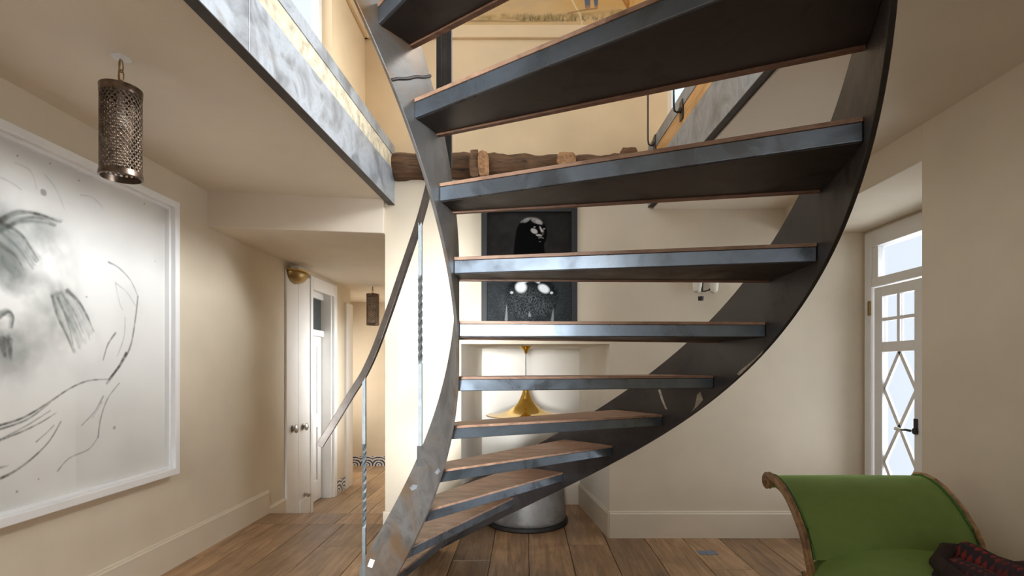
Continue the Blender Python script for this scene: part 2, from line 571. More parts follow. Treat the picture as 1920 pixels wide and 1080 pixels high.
# skirting boards
def skirting(name, p0, p1, nrm, z0, h, mat='skirting'):
    p0, p1, n = Vector((*p0, z0)), Vector((*p1, z0)), Vector((*nrm, 0))
    prof = [(0, 0), (.017, 0), (.017, h - .022), (.012, h - .014), (.010, h - .004), (.004, h), (0, h)]
    mb = MB().prism([p0 + n * a + Vector((0, 0, b)) for a, b in prof], p1 - p0)
    return struct(name, mb, mat)
skirting('baseboard_left', (XL, YREAR), (XL, 4.656), (1, 0), 0, .212)
skirting('baseboard_hall', (XL, 4.66), (XL, 5.13), (1, 0), HALL, .31)
skirting('baseboard_back', (.656, YB), (XD, YB), (0, -1), 0, .208)
skirting('baseboard_pier', (XP - .012, YB), (-.50, YB), (0, -1), 0, .208)
dn = Vector((4.96 - YB, .656 - .527)).normalized()
skirting('baseboard_niche', (.656, YB - .01), (.527, 4.96), (-dn.x, -dn.y), 0, .208)
skirting('baseboard_niche', (-.42, 4.96), (.527, 4.96), (0, -1), 0, .208)

# steel clad edges of the floor opening
def fascia(name, a, b, side, z0, zs, mats, seams):
    """side: +1 the opening lies towards +X"""
    root = empty(name, (a.x, a.y, z0), kind='structure')
    d = (b - a)
    n = Vector((d.y, -d.x, 0)).normalized() * side
    for (z_lo, z_hi, out, thick), mat, nm, cuts in zip(zs, mats, ('steel_plate', 'middle_band', 'edge_plate'), seams):
        cuts = [0] + cuts + [1]
        for c0, c1 in zip(cuts, cuts[1:]):
            p, q = a + d * c0, a + d * c1
            e = d.normalized() * .0012
            p, q = p + e, q - e
            poly = [p + n * out, q + n * out, q + n * (out - thick), p + n * (out - thick)]
            MB().prism([v + Vector((0, 0, z_lo)) for v in poly], (0, 0, z_hi - z_lo)).build(nm, mat, root, bevel=.0015)
    p, q, zz = a, b, Vector((0, 0, z0 - .004))
    MB().prism([p + n * .001 + zz, q + n * .001 + zz, q - n * .05 + zz, p - n * .05 + zz], (0, 0, .005)).build('bottom_shade_plate', 'steel_dark', root)  # added dark strip, paints shade onto the underside of the edge
    return root
fascia('trim_2', LB0, LB1, 1, 2.592, [(2.592, 2.848, 0, .05), (2.85, 2.963, -.004, .046), (2.965, 3.045, 0, .05)],
       ('steel_plate', 'plaster_band', 'steel_plate'), ([.51], [], [.51]))
fascia('trim_3', RB0, RB1, -1, 2.575, [(2.575, 2.84, 0, .05), (2.842, 2.953, -.004, .046), (2.955, 3.045, 0, .05)],
       ('steel_plate', 'wood_band', 'steel_plate'), ([.6], [.8], [.8]))

# windows of the rear wall and of the upper room
def window(name, org, u, w, h, nx, nz):
    org, u = Vector(org), Vector(u)
    root = empty(name, org, kind='structure')
    n = u.cross(Vector((0, 0, 1)))
    def bar(a0, b0, a1, b1, d=.05):
        p = [org + u * a0, org + u * a1]
        poly = [p[0] - n * d / 2, p[1] - n * d / 2, p[1] + n * d / 2, p[0] + n * d / 2]
        return MB().prism([v + Vector((0, 0, b0)) for v in poly], (0, 0, b1 - b0))
    for k, (a, b) in enumerate(((0, .05), (w - .05, w))):
        bar(a, 0, b, h).build('frame_stile', 'white_paint', root)
    for a, b in ((0, .05), (h - .05, h)):
        bar(.05, a, w - .05, b).build('frame_rail', 'white_paint', root)
    for i in range(1, nx):
        c = w * i / nx
        bar(c - .014, .05, c + .014, h - .05, .03).build('muntin', 'white_paint', root)
    for i in range(1, nz):
        c = h * i / nz
        bar(.05, c - .012, w - .05, c + .012, .028).build('muntin', 'white_paint', root)
    return root
window('window_1', (-1.3, -2.06, .55), (1, 0, 0), 1.36, 1.95, 2, 3)
window('fill_window_2', (.75, -2.06, .7), (1, 0, 0), .9, 1.65, 2, 3)  # unseen window, added for the rear right fill lamp
window('window_3', (-.7, -2.06, 3.5), (1, 0, 0), 2.0, 1.55, 3, 2)  # unseen window around the upper rear fill lamp
window('window_4', (-1.36, 1.55, Z2 + .08), (0, 1, 0), 1.81, 2.02, 2, 2)
window('window_6', (XD + .06, 3.1, Z2 + .32), (0, -1, 0), 1.6, 1.28, 2, 1)
window('window_5', (1.127, 4.14, 3.2), (1, 0, 0), 1.37, 1.56, 2, 2)

# glazed double door in the right recess
def plate(x, y0, y1, z0, z1, d):
    return MB().box((x - d / 2, y0, z0), (x + d / 2, y1, z1))
door = empty('door_1', (XD, 3.32, 0), kind='structure')
xd = XD + .02
Y0d, Y1d = 2.72, 3.965
for y0, y1 in ((3.895, Y1d), (Y0d, 2.79)):
    plate(XD + .03, y0, y1, 0, 2.355, .10).build('door_casing', 'white_paint', door, bevel=.004)
plate(XD + .03, 2.79, 3.895, 2.235, 2.355, .10).build('door_casing', 'white_paint', door, bevel=.004)
plate(XD + .03, 2.79, 3.895, 1.935, 2.0, .09).build('transom_bar', 'white_paint', door, bevel=.004)
for y0, y1 in ((3.835, 3.895), (2.79, 2.85), (3.325, 3.36)):
    plate(xd, y0, y1, 2.0, 2.235, .05).build('transom_stile', 'white_paint', door, bevel=.003)
for y0, y1 in ((3.36, 3.835), (2.85, 3.325)):
    plate(xd + .01, y0, y1, 2.0, 2.235, .006).build('pane', 'glass', door)
def leaf(y_h, y_m):
    """one leaf: y_h hinge side, y_m meeting side"""
    s = 1 if y_m > y_h else -1
    w = abs(y_m - y_h)
    lf = empty('door_leaf', (0, 0, 0), parent=door)
    lf.location = (0, 0, 0)
    def pl(a0, a1, z0, z1, d=.045):
        ya, yb = sorted((y_h + s * a0, y_h + s * a1))
        return plate(xd, ya, yb, z0, z1, d)
    A, B = .083, w - .07
    pl(0, A, .01, 1.925).build('stile', 'white_paint', lf, bevel=.003)
    pl(B, w, .01, 1.925).build('stile', 'white_paint', lf, bevel=.003)
    pl(A, B, 1.851, 1.925).build('rail', 'white_paint', lf, bevel=.003)
    pl(A, B, 1.44, 1.513).build('rail', 'white_paint', lf, bevel=.003)
    pl(A, B, .01, .36).build('kick_panel', 'white_paint', lf, bevel=.003)
    m = (A + B) / 2
    pl(m - .014, m + .014, 1.513, 1.851, .03).build('muntin', 'white_paint', lf)
    pl(A, B, 1.669, 1.693, .029).build('muntin', 'white_paint', lf)
    for a0, a1 in ((A, m - .014), (m + .014, B)):
        for z0, z1 in ((1.513, 1.669), (1.693, 1.851)):
            pl(a0, a1, z0, z1, .005).build('pane', 'glass', lf)
    pl(A, B, .36, 1.44, .005).build('pane', 'glass', lf)
    # lattice bars: two lozenges one above the other
    hz = .54
    for k in range(2):
        zt = 1.44 - hz * k
        for (a0, z0), (a1, z1) in (((m, zt), (A, zt - hz / 2)), ((m, zt), (B, zt - hz / 2)), ((A, zt - hz / 2), (m, zt - hz)), ((B, zt - hz / 2), (m, zt - hz))):
            p0, p1 = Vector((xd, y_h + s * a0, z0)), Vector((xd, y_h + s * a1, z1))
            t = (p1 - p0).normalized()
            n = Vector((0, -t.z, t.y)) * .014
            e = Vector((.009, 0, 0))
            MB().prism([p0 - n - e, p0 + n - e, p1 + n - e, p1 - n - e], e * 2).build('lattice_bar', 'white_paint', lf)
    return lf
LF = leaf(3.878, 3.41)
leaf(2.80, 3.408)
hz_, hy_ = .894, 3.462
MB().lathe([(0, -.012), (.022, -.012), (.022, .0), (.012, .012), (.012, .05), (0, .05)], 14, (XD - .005, hy_, hz_), 'X').build('handle_boss', 'black_iron', door, True)
door_handle = MB().tube([(XD - .045, hy_ - .005, hz_ + .004), (XD - .05, hy_ + .03, hz_ + .006), (XD - .05, hy_ + .075, hz_)], [.009, .008, .006], 8).build('door_handle', 'black_iron', door, True)
MB().tube([(XD - .05, hy_ + .07, hz_), (XD - .05, hy_ + .095, hz_ + .003), (XD - .05, hy_ + .125, hz_ + .004), (XD - .05, hy_ + .135, hz_ + .004)], [.007, .012, .014, .006], 10).build('handle_grip', 'ivory', door, True)
plate(XD - .006, hy_ - .018, hy_ + .018, hz_ - .02, hz_ + .085, .006).build('handle_plate', 'black_iron', door, bevel=.004)
plate(XD - .026, 3.885, 3.91, 1.72, 1.83, .018).build('hinge', 'brass_old', door, bevel=.005)
plate(XD - .026, 3.885, 3.91, .30, .41, .018).build('hinge', 'brass_old', door, bevel=.005)

# hall: cupboard front, door with transom, casings, tiles
hd = empty('door_2', (XL, (DY0 + DY1) / 2, HALL), kind='structure')
def hpl(y0, y1, z0, z1, x0, x1, nm, mat='white_paint', bv=.004):
    return box(nm, (x0, y0, z0), (x1, y1, z1), mat, hd, bv)
hpl(DY0 - .06, DY0 + .0, HALL, 2.32, XL, XL + .03, 'door_casing')
hpl(DY1, DY1 + .09, HALL, 2.32, XL, XL + .03, 'door_casing')
hpl(DY0 + .0, DY1, DZ1 - .02, 2.32, XL, XL + .03, 'door_casing')
hpl(DY1 - .03, DY1, HALL, DZ1, XL - .14, XL, 'door_jamb')
xl = XL - .12
hpl(DY0, DY1 - .03, 1.69, 1.76, xl - .03, xl + .035, 'transom_bar')
hpl(DY0, DY1 - .03, 2.13, DZ1, xl - .03, xl + .03, 'transom_rail')
hpl(DY0, DY0 + .05, 1.76, 2.13, xl - .03, xl + .03, 'transom_stile')
hpl(DY0 + .05, DY1 - .03, 1.76, 2.13, xl - .01, xl - .004, 'pane', 'glass_dark', 0)
hl = empty('door_leaf', (0, 0, 0), parent=hd)
def lpl(y0, y1, z0, z1, x0, x1, nm, mat='white_paint', bv=.004):
    return box(nm, (x0, y0, z0), (x1, y1, z1), mat, hl, bv)
lpl(DY0, DY1 - .035, HALL + .01, 1.685, xl - .04, xl - .012, 'panel')
for y0, y1 in ((DY0, DY0 + .11), (DY1 - .145, DY1 - .035)):
    lpl(y0, y1, HALL + .01, 1.685, xl - .012, xl + .005, 'stile')
for z0, z1 in ((HALL + .01, 0.0), (.62, .78), (1.56, 1.685)):
    lpl(DY0 + .11, DY1 - .145, z0, z1, xl - .012, xl + .005, 'rail')

cup = empty('hall_cupboard', (XL, 5.22, HALL), 'white flush hall cupboard beside the panelled door, with round metal knobs', 'cupboard')
box('cupboard_door', (XL + .001, 4.98, HALL + .02), (XL + .02, 5.235, 2.28), 'white_paint', cup, .003)
cd2 = box('cupboard_door', (XL + .001, 5.24, HALL + .02), (XL + .02, 5.515, 2.28), 'white_paint', cup, .003)
for yk, zk, r in ((5.10, .713, .042), (5.336, .706, .038), (5.38, -.01, .028)):
    MB().lathe([(0, .055), (r * .6, .054), (r, .045), (r, .035), (r * .45, .028), (r * .4, .012), (r * .9, .006), (r * .9, 0)], 16, (XL + .02, yk, zk), 'X').build('knob', 'nickel', cup, True)
box('kick_plate', (XL + .02, 5.25, HALL + .02), (XL + .034, 5.50, HALL + .2), 'white_paint', cup, .006)

trim = box('trim_4', (XL - .02, 6.62, HALL + .0), (XL + .03, 6.86, 2.16), 'white_paint', None, .005, 'structure')
def tile_strip(name, p0, u, n, w, h, nrm):
    p0, u, nrm = Vector(p0), Vector(u), Vector(nrm)
    root = empty(name, p0, kind='structure')
    for i in range(n):
        a = p0 + u * (w * i + .0015)
        b = p0 + u * (w * (i + 1) - .0015)
        z = Vector((0, 0, 1))
        mb = MB().prism([a, b, b + z * h, a + z * h], nrm * .012)
        uvs = [(0, 0), (1, 0), (1, 1), (0, 1)] * 2
        mb.build('tile', 'azulejo', root, uv=uvs)
    return root
tile_strip('baseboard_hall', (XL, 6.29, HALL), (0, 1, 0), 3, .187, .17, (1, 0, 0))
tile_strip('baseboard_hall_end', (-3.2, 8.17, HALL), (1, 0, 0), 11, .1915, .155, (0, -1, 0))

# ------------------------------------------------------------------ the staircase
R0 = E / 6.1838                                     # one riser
CX, CY = -4.11154 * R0, 8.79999 * R0
RI, RO = 2.95297 * R0, 8.47928 * R0
T0, DT, OFF, K0 = 1.3077658, -.2120895, .1716739 * R0, 5.1837986
def ang(k): return T0 + DT * k
def ring(rad, th, z): return Vector((CX + rad * math.cos(th), CY + rad * math.sin(th), z))
def edge(k, rad, kth=None):
    th = ang(k)
    d = Vector((-math.sin(th), math.cos(th), 0)) * OFF
    return ring(rad, th, 0) + d
def ztop(k): return E + (k - K0) * R0
stair = empty('spiral_staircase', (CX, CY, 0), 'curving open-riser staircase of blued steel with wooden treads', 'staircase')
TH = .058
def outset(p, rad):
    v = Vector((p.x - CX, p.y - CY, 0)).normalized() * rad
    return Vector((CX + v.x, CY + v.y, 0))
for k in range(0, 14):
    z = ztop(k)
    a, b = edge(k, RI), edge(k, RO)
    fa, fb = edge(k - 1.0, RI), edge(k - .97, RO)
    a, b, fa, fb = outset(a, RI + .001), outset(b, RO - .001), outset(fa, RI + .001), outset(fb, RO - .001)
    # outer end follows the stringer
    def quad(ins0, ins1, z0, z1):
        n = ((fa - a) + (fb - b)).normalized()
        p = [a + n * ins0, b + n * ins0]
        arc = []
        for i in range(1, 4):
            m = outset(b.lerp(fb, i / 4), RO - .001)
            arc.append(m)
        q = [fb - n * ins1, fa - n * ins1]
        ia = [outset(fa.lerp(a, i / 3), RI + .001) for i in range(1, 3)]
        return [v + Vector((0, 0, z0)) for v in p + arc + q + ia], (0, 0, z1 - z0)
    tr = MB().prism(*quad(.003, .018, z - TH, z - .012)).build('tread', 'steel', stair, bevel=.002)
    n = ((fa - a) + (fb - b)).normalized()
    MB().prism(*quad(0, .0, z - .0115, z)).build('tread_board', 'tread_wood', tr, bevel=.0015)
    lip = [fa - n * .017, fb - n * .017, fb, fa]
    MB().prism([v + Vector((0, 0, z - TH - .007)) for v in lip], (0, 0, TH - .006)).build('nosing_lip', 'lip_wood', tr)
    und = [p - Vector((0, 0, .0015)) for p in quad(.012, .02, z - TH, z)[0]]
    MB().prism(und, (0, 0, .0014)).build('soffit_shade_plate', 'steel_dark', tr)  # thin dark sheet, the shade under the tread put into its colour

def stringer(name, rad, thick, k0, k1, lo, hi, mat, cut_floor=True):
    rings = []
    N = int((k1 - k0) * 8)
    for i in range(N + 1):
        k = k0 + (k1 - k0) * i / N
        th = ang(k) + OFF / rad
        zc = ztop(k)
        z0, z1 = max(zc + lo, 0.0), max(zc + hi, 0.002)
        ri, ro = (rad - thick, rad) if thick > 0 else (rad, rad - thick)
        rings.append([ring(ri, th, z0), ring(ro, th, z0), ring(ro, th, z1), ring(ri, th, z1)])
    return MB().loft(rings).build(name, mat, stair, True, .0015)
stringer('inner_stringer', RI, .012, -.45, 13.6, -.125, .235, 'steel_ribbon')
stringer('outer_stringer', RO, -.012, -.9, 13.4, -.105, .275, 'steel_dark')
# weld seam across the inner stringer
def k_for(off, py):
    """the step number at which the stringer edge, off above the tread line, is seen at height py"""
    best = min((abs(HY - (ztop(k) + off - E) * F / ring(RI, ang(k) + OFF / RI, 0).y - py), k) for k in [7 + .01 * i for i in range(400)])
    return best[1]
ka, kb = k_for(-.125, 150), k_for(.235, 143)
MB().tube([ring(RI + .001, ang(ka + (kb - ka) * i / 8) + OFF / RI, ztop(ka + (kb - ka) * i / 8) - .124 + .358 * i / 8 + .0018 * math.sin(i * 1.7)) for i in range(9)], .0045, 6).build('weld_seam', 'steel_dark', stair, True)

# handrail and its posts
def plan(px, rad=RI - .006):
    """point of the inner ring (far side) that lies on a picture column"""
    dx = (px - HX) / F
    A_, B_, C_ = dx * dx + 1, -2 * (dx * CX + CY), CX * CX + CY * CY - rad * rad
    Y = (-B_ + math.sqrt(B_ * B_ - 4 * A_ * C_)) / (2 * A_)
    return Y
rail_px = [(599, 836), (622, 800), (645, 762), (664, 731), (684, 699), (706, 650), (730, 584), (750, 525), (768, 472), (784, 424), (796, 382), (804, 350), (811, 318), (820, 290), (831, 268)]
rail = [at(px, py, plan(px)) for px, py in rail_px]
def smooth(P, n=4):
    Q = []
    for i in range(len(P) - 1):
        a, b, c, d = P[max(i - 1, 0)], P[i], P[i + 1], P[min(i + 2, len(P) - 1)]
        for j in range(n):
            t = j / n
            Q.append(.5 * ((2 * b) + (c - a) * t + (2 * a - 5 * b + 4 * c - d) * t * t + (3 * b - a - 3 * c + d) * t ** 3))
    return Q + [P[-1]]
rail = smooth(rail)
rr = []
for i, p in enumerate(rail):
    t = (rail[min(i + 1, len(rail) - 1)] - rail[max(i - 1, 0)]).normalized()
    rad_ = Vector((p.x - CX, p.y - CY, 0)).normalized()
    up_ = rad_.cross(t).normalized()
    rad_ = t.cross(up_).normalized()
    rr.append([p + rad_ * a * .010 + up_ * b * .017 for a, b in ((-1, -1), (1, -1), (1, 1), (-1, 1))])
MB().loft(rr).build('handrail', 'steel_rail', stair, False, .002)
def square_bar(p, z0, z1, r, tw0, tw1, nm):
    path, N = [], 60
    rings = []
    for i in range(N + 1):
        z = z0 + (z1 - z0) * i / N
        t = min(max((z - tw0) / max(tw1 - tw0, 1e-6), 0), 1)
        w0 = t * 2 * PI * 2.5
        rings.append([Vector((p.x + r * math.cos(w0 + PI / 4 + PI / 2 * j), p.y + r * math.sin(w0 + PI / 4 + PI / 2 * j), z)) for j in range(4)])
    return MB().loft(rings).build(nm, 'steel_rod', stair)
p1 = at(683, 700, plan(683))
square_bar(p1, 0.0, p1.z + .0, .0115, .55, .95, 'baluster')
MB().box((p1.x - .03, p1.y - .03, 0), (p1.x + .03, p1.y + .03, .006)).build('post_foot', 'steel_rail', stair)
p2 = at(788, 418, plan(788))
zb2 = at(788, 872, plan(788)).z
square_bar(p2, zb2, p2.z, .0115, 1.35, 1.75, 'baluster')
MB().box((p2.x - .013, p2.y - .013, zb2), (p2.x + .013, p2.y + .013, zb2 + .09)).build('baluster_sleeve', 'black_iron', stair, bevel=.002)
p3 = at(833, 265, plan(833))
for dx in (-.021, .021):
    MB().box((p3.x + dx - .012, p3.y - .012, p3.z - .12), (p3.x + dx + .012, p3.y + .012, 3.35)).build('hanger_bar', 'black_iron', stair, bevel=.002)
MB().box((p3.x - .01, p3.y - .006, p3.z - .1), (p3.x + .01, p3.y + .006, 3.3)).build('hanger_web', 'steel_rail', stair)
# paint tag on the foot of the inner stringer
tg = at(696, 1056, plan(696, RI - .016))
MB().box((tg.x - .012, tg.y - .002, tg.z - .02), (tg.x + .012, tg.y, tg.z + .02), Matrix.Translation(tg) @ Matrix.Rotation(.35, 4, 'Y') @ Matrix.Translation(-tg)).build('paper_tag', 'white_paint', stair)
def chip(poly, rad, mat, nm):
    pts = []
    for px, py in poly:
        pts.append(at(px, py, plan(px, rad)))
    c = sum(pts, Vector()) / len(pts)
    out = Vector((CX - c.x, CY - c.y, 0)).normalized() * .0012
    MB().prism([p - out * .6 for p in pts], out).build(nm, mat, stair)
for poly in ([(1303, 762), (1307, 741), (1313, 734), (1318, 750), (1311, 758), (1297, 772)],
             [(1382, 701), (1390, 693), (1415, 673), (1431, 657), (1428, 663), (1403, 688), (1386, 704)],
             [(1234, 731), (1238, 730), (1245, 752), (1251, 768), (1247, 766), (1240, 750)]):
    chip(poly, RO - .001, 'chip_paint', 'paint_chip')
for poly in ([(768, 915), (774, 908), (783, 910), (781, 916), (772, 920)], [(815, 886), (822, 878), (826, 884), (820, 890)]):
    chip(poly, RI - .0135, 'steel_plate', 'weld_spot')
# guard rods bolted to the right edge of the opening
for px, pyb, Y, nmz in ((1272, 207, 3.20, 0), (1226, 270, 3.80, 1)):
    xf = RB0.x + (RB1.x - RB0.x) * (Y - RB0.y) / (RB1.y - RB0.y)
    zb = E + (HY - pyb) * Y / F
    g = empty('guard_rod', (xf - .03, Y, zb), ('thin dark guard rod with hooked foot bolted to the steel-clad floor edge, nearer one', 'thin dark guard rod on the floor edge, farther one by the back wall')[nmz], 'guard rod', 'guard rods of the upper floor')
    MB().tube([(xf - .004, Y, zb), (xf - .03, Y, zb - .012), (xf - .045, Y, zb - .002), (xf - .05, Y, zb + .03), (xf - .05, Y, 4.0)], .0065, 8).build('rod', 'black_iron', g, True)
    MB().lathe([(0, -.02), (.016, -.018), (.018, -.006), (.012, 0), (0, 0)], 12, (xf - .003, Y, zb), 'X').build('bolt', 'steel_rail', g, True)
    MB().box((xf - .006, Y - .03, zb - .06), (xf - .001, Y + .03, zb + .06)).build('bracket_plate', 'steel_rail', g, bevel=.001)

# ------------------------------------------------------------------ old log beam along the back wall
log = empty('log_beam', (0, YB, 2.89), 'old weathered round timber beam along the back wall above the pier', 'beam')
N = 60
rings = []
for i in range(N + 1):
    x_ = -1.03 + (2.06) * i / N
    r0 = .104 - .003 * (i / N) + .006 * math.sin(i * .9) + random.uniform(-.003, .003)
    rr = []
    for j in range(18):
        w = 2 * PI * j / 18
        rj = r0 * (1 + .05 * math.sin(3 * w + i * .13) + .03 * math.sin(7 * w + i * .21) + random.uniform(-.02, .02))
        rr.append((x_, YB + .02 + rj * math.cos(w), 2.886 + .005 * math.sin(i * .12) + rj * math.sin(w)))
    rings.append(rr)
MB().loft(rings).build('trunk', 'log', log, True)
def stub(px, py0, py1, wpx, mat1, nm='sawn_stub', tilt=0):
    Y = 3.86
    p0, p1 = at(px - wpx / 2, py1, Y), at(px + wpx / 2, py0, Y)
    mb = MB()
    rings = []
    for i in range(6):
        y = Y + .16 * i / 5
        rr = []
        for j in range(14):
            w = 2 * PI * j / 14
            ex = 5.0
            c, s_ = math.cos(w), math.sin(w)
            k = 1 / (abs(c) ** ex + abs(s_) ** ex) ** (1 / ex)
            f = 1 + random.uniform(-.07, .07)
            rr.append(((p0.x + p1.x) / 2 + c * k * (p1.x - p0.x) / 2 * f + tilt * i * .006, y + random.uniform(-.006, .006), (p0.z + p1.z) / 2 + s_ * k * (p1.z - p0.z) / 2 * f))
        rings.append(rr)
    return mb.loft(rings).build(nm, mat1, log, False)
stub(889, 281, 330, 18, 'log')
stub(906, 283, 328, 20, 'log_cut')
stub(1062, 285, 310, 34, 'log_cut', 'broken_stub')
stub(1180, 276, 300, 32, 'log', 'broken_stub')

# ------------------------------------------------------------------ lanterns
def lantern(px, py_top, z_ceil, Y, dia, z0, z1, label, canopy=True, tilt=0.0):
    X = (px - HX) * Y / F
    R = dia / 2
    root = empty('pendant_lantern', (X, Y, z_ceil), label, 'pendant lamp', 'perforated metal lanterns')
    nc, nrow = 24, 27
    mb = MB()
    hb, ht = .016, .012
    H = (z1 - z0)
    def P(u, v, r=R):
        w = 2 * PI * u
        return (X + r * math.cos(w), Y + r * math.sin(w), z0 + v)
    ch = (H - .026 - .03) / nrow
    for j in range(nrow):
        for i in range(nc):
            u0 = (i + .5 * (j % 2)) / nc
            uc, vc = u0 + .5 / nc, .026 + (j + .5) * ch
            outer = []
            for a in range(8):
                c = ((-1, -1), (0, -1), (1, -1), (1, 0), (1, 1), (0, 1), (-1, 1), (-1, 0))[a]
                outer.append(P(uc + c[0] * .5 / nc, vc + c[1] * .5 * ch))
            inner = []
            for a in range(8):
                w = -3 * PI / 4 + a * PI / 4
                inner.append(P(uc + math.cos(w) * .30 / nc, vc + math.sin(w) * .45 * ch))
            mb.add(outer + inner, [(a, (a + 1) % 8, 8 + (a + 1) % 8, 8 + a) for a in range(8)])
    sh = mb.build('perforated_shell', 'bronze', root, True)
    so = sh.modifiers.new('solid', 'SOLIDIFY')
    so.thickness = .0025
    MB().lathe([(R, z0), (R + .0035, z0 + .002), (R + .0035, z0 + .012), (R + .001, z0 + .026), (R - .003, z0 + .026), (R - .003, z0), (R, z0)], 40, (X, Y, 0)).build('bottom_band', 'bronze', root, True)
    zt = z0 + .026 + nrow * ch
    MB().lathe([(R + .001, zt), (R + .002, z1), (R - .003, z1), (R - .003, z1 - .006), (.012, z1 - .006), (.012, z1 - .012), (R - .004, z1 - .012), (R - .003, zt), (R + .001, zt)], 40, (X, Y, 0)).build('top_cap', 'bronze', root, True)
    # bulb
    MB().lathe([(0, z1 - .17), (.016, z1 - .163), (.024, z1 - .14), (.02, z1 - .115), (.013, z1 - .095), (.013, z1 - .03), (0, z1 - .03)], 14, (X, Y, 0)).build('bulb', 'ivory', root, True)
    if canopy:
        MB().lathe([(0, z_ceil), (.034, z_ceil), (.036, z_ceil - .005), (.02, z_ceil - .011), (0, z_ceil - .012)], 24, (X, Y, 0)).build('canopy', 'white_paint', root, True)
    z = z_ceil - .012
    i = 0
    L = .05
    while z > z1 - .004:
        pts = []
        for a in range(13):
            w = 2 * PI * a / 12
            dx_, dz_ = .011 * math.sin(w), -L / 2 + (L / 2 + .003) * math.cos(w)
            pts.append((X + (dx_ if i % 2 else 0), Y + (0 if i % 2 else dx_), max(z + dz_, z1 - .008)))
        MB().tube(pts, .0026, 6, False).build('chain_link', 'brass_old', root, True)
        z -= L - .006
        i += 1
    MB().tube([(X - .004, Y, z_ceil - .01), (X - .009, Y, (z_ceil + z1) / 2), (X - .003, Y, z1 - .008)], .003, 6).build('cable', 'brass_old', root, True)
    return root
lantern(227, 107, ZC_L, 2.136, .146, 2.116, 2.49, 'cylindrical perforated bronze pendant lantern hanging nearest, in front of the large picture')
lantern(699, 535, ZS, 6.47, .155, 1.855, 2.25, 'small perforated bronze pendant lantern hanging far down the hall')

# ------------------------------------------------------------------ brass half-bowl wall light in the hall
sc = empty('wall_uplighter', (XL, 5.14, 2.27), 'brass half-bowl wall light high on the hall cupboard front', 'wall light')
rings = []
for i in range(9):
    ph = PI / 2 * i / 8
    rr = []
    for j in range(17):
        w = PI * j / 16
        r_ = .17 * math.cos(ph)
        rr.append((XL + .02 + r_ * math.sin(w) * .75, 5.14 + r_ * math.cos(w), 2.28 - .12 * math.sin(ph)))
    rings.append(rr)
bowl = MB().loft(rings, False, False).build('bowl', 'brass_old', sc, True)
bowl.modifiers.new('solid', 'SOLIDIFY').thickness = .004
MB().tube(rings[0], .005, 6).build('rim', 'brass', sc, True)
MB().box((XL + .02, 5.06, 2.282), (XL + .10, 5.24, 2.325)).build('reflector', 'ivory', sc, bevel=.003)

# ------------------------------------------------------------------ gold trumpet pendant in the niche
YLAMP = 4.40
gx = (986 - HX) * YLAMP / F
gp = empty('gold_pendant_lamp', (gx, YLAMP, NZ), 'polished gold trumpet-shaped pendant lamp hanging in the niche behind the stairs', 'pendant lamp')
def pz(py): return E + (HY - py) * YLAMP / F
def pr(w): return w * YLAMP / F
MB().lathe([(0, NZ), (pr(11.5), NZ - .001), (pr(10), pz(651.5)), (pr(6.5), pz(654)), (pr(4), pz(658)), (pr(2.2), pz(663)), (0, pz(663))], 28, (gx, YLAMP, 0)).build('ceiling_cup', 'brass', gp, True)
MB().tube([(gx, YLAMP, pz(662)), (gx, YLAMP, pz(727))], .0045, 8).build('stem', 'steel_rod', gp, True)
prof = [(0, 724), (3, 724.5), (4.5, 727), (6, 733), (8.2, 740), (11, 747), (15, 754), (20.5, 760), (27, 765.5), (35, 770), (45, 773.5), (57, 776), (67, 777.2), (73, 777.5), (75, 778.6), (72, 779.4)]
sh = MB().lathe([(pr(w), pz(y)) for w, y in prof], 64, (gx, YLAMP, 0)).build('trumpet_shade', 'brass', gp, True)
sh.modifiers.new('solid', 'SOLIDIFY').thickness = .002
MB().lathe([(pr(73), pz(779.4)), (pr(57), pz(778.2)), (pr(40), pz(774.5)), (pr(26), pz(768)), (pr(14), pz(757)), (pr(6), pz(742)), (0, pz(741))], 48, (gx, YLAMP, 0)).build('shade_lining', 'white_paint', gp, True)
MB().lathe([(0, pz(776)), (.03, pz(774)), (.038, pz(766)), (.02, pz(756)), (.016, pz(748)), (0, pz(747))], 16, (gx, YLAMP, 0)).build('bulb', 'ivory', gp, True)

# ------------------------------------------------------------------ zinc drum on the niche floor
zx, zy = .015, 4.42
zd = empty('zinc_drum', (zx, zy, 0), 'dull grey metal drum with a dark foot ring standing in the niche', 'drum')
MB().lathe([(0, .035), (.325, .035), (.335, .05), (.333, .07), (.318, .25), (.303, .385), (.297, .405), (.288, .405), (.285, .39), (0, .385)], 56, (zx, zy, 0)).build('drum_body', 'zinc', zd, True)
MB().lathe([(0, 0), (.345, 0), (.352, .012), (.348, .034), (.325, .036), (0, .036)], 56, (zx, zy, 0)).build('foot_ring', 'black_iron', zd, True)

# ------------------------------------------------------------------ iron wall sconce on the back wall
ws = empty('wall_sconce', (.0, YB, 1.95), 'small black iron wall sconce with pale glass on the back wall right of the portrait', 'wall light')
def wp(px, py, out=0.0): 
    p = at(px, py, YB - out)
    return p
MB().lathe([(0, -.012), (.035, -.012), (.04, 0), (0, 0)], 18, wp(1327, 520), 'Y').build('back_plate', 'black_iron', ws, True)
MB().tube([wp(1317, 518, .06), wp(1316, 530, .075), wp(1315, 545, .075)], [.011, .012, .013], 8).build('stem', 'black_iron', ws, True)
MB().lathe([(0, -.03), (.02, -.03), (.022, .0), (0, 0)], 12, wp(1314, 556, .075)).build('end_block', 'black_iron', ws, True)
MB().tube([wp(1315, 546, .075), wp(1322, 546, .075), wp(1329, 544, .07), wp(1333, 540, .065), wp(1334, 530, .06)], .0055, 7).build('arm', 'black_iron', ws, True)
MB().tube([wp(1327, 520, .0), wp(1322, 520, .05), wp(1317, 520, .06)], .006, 7).build('arm', 'black_iron', ws, True)
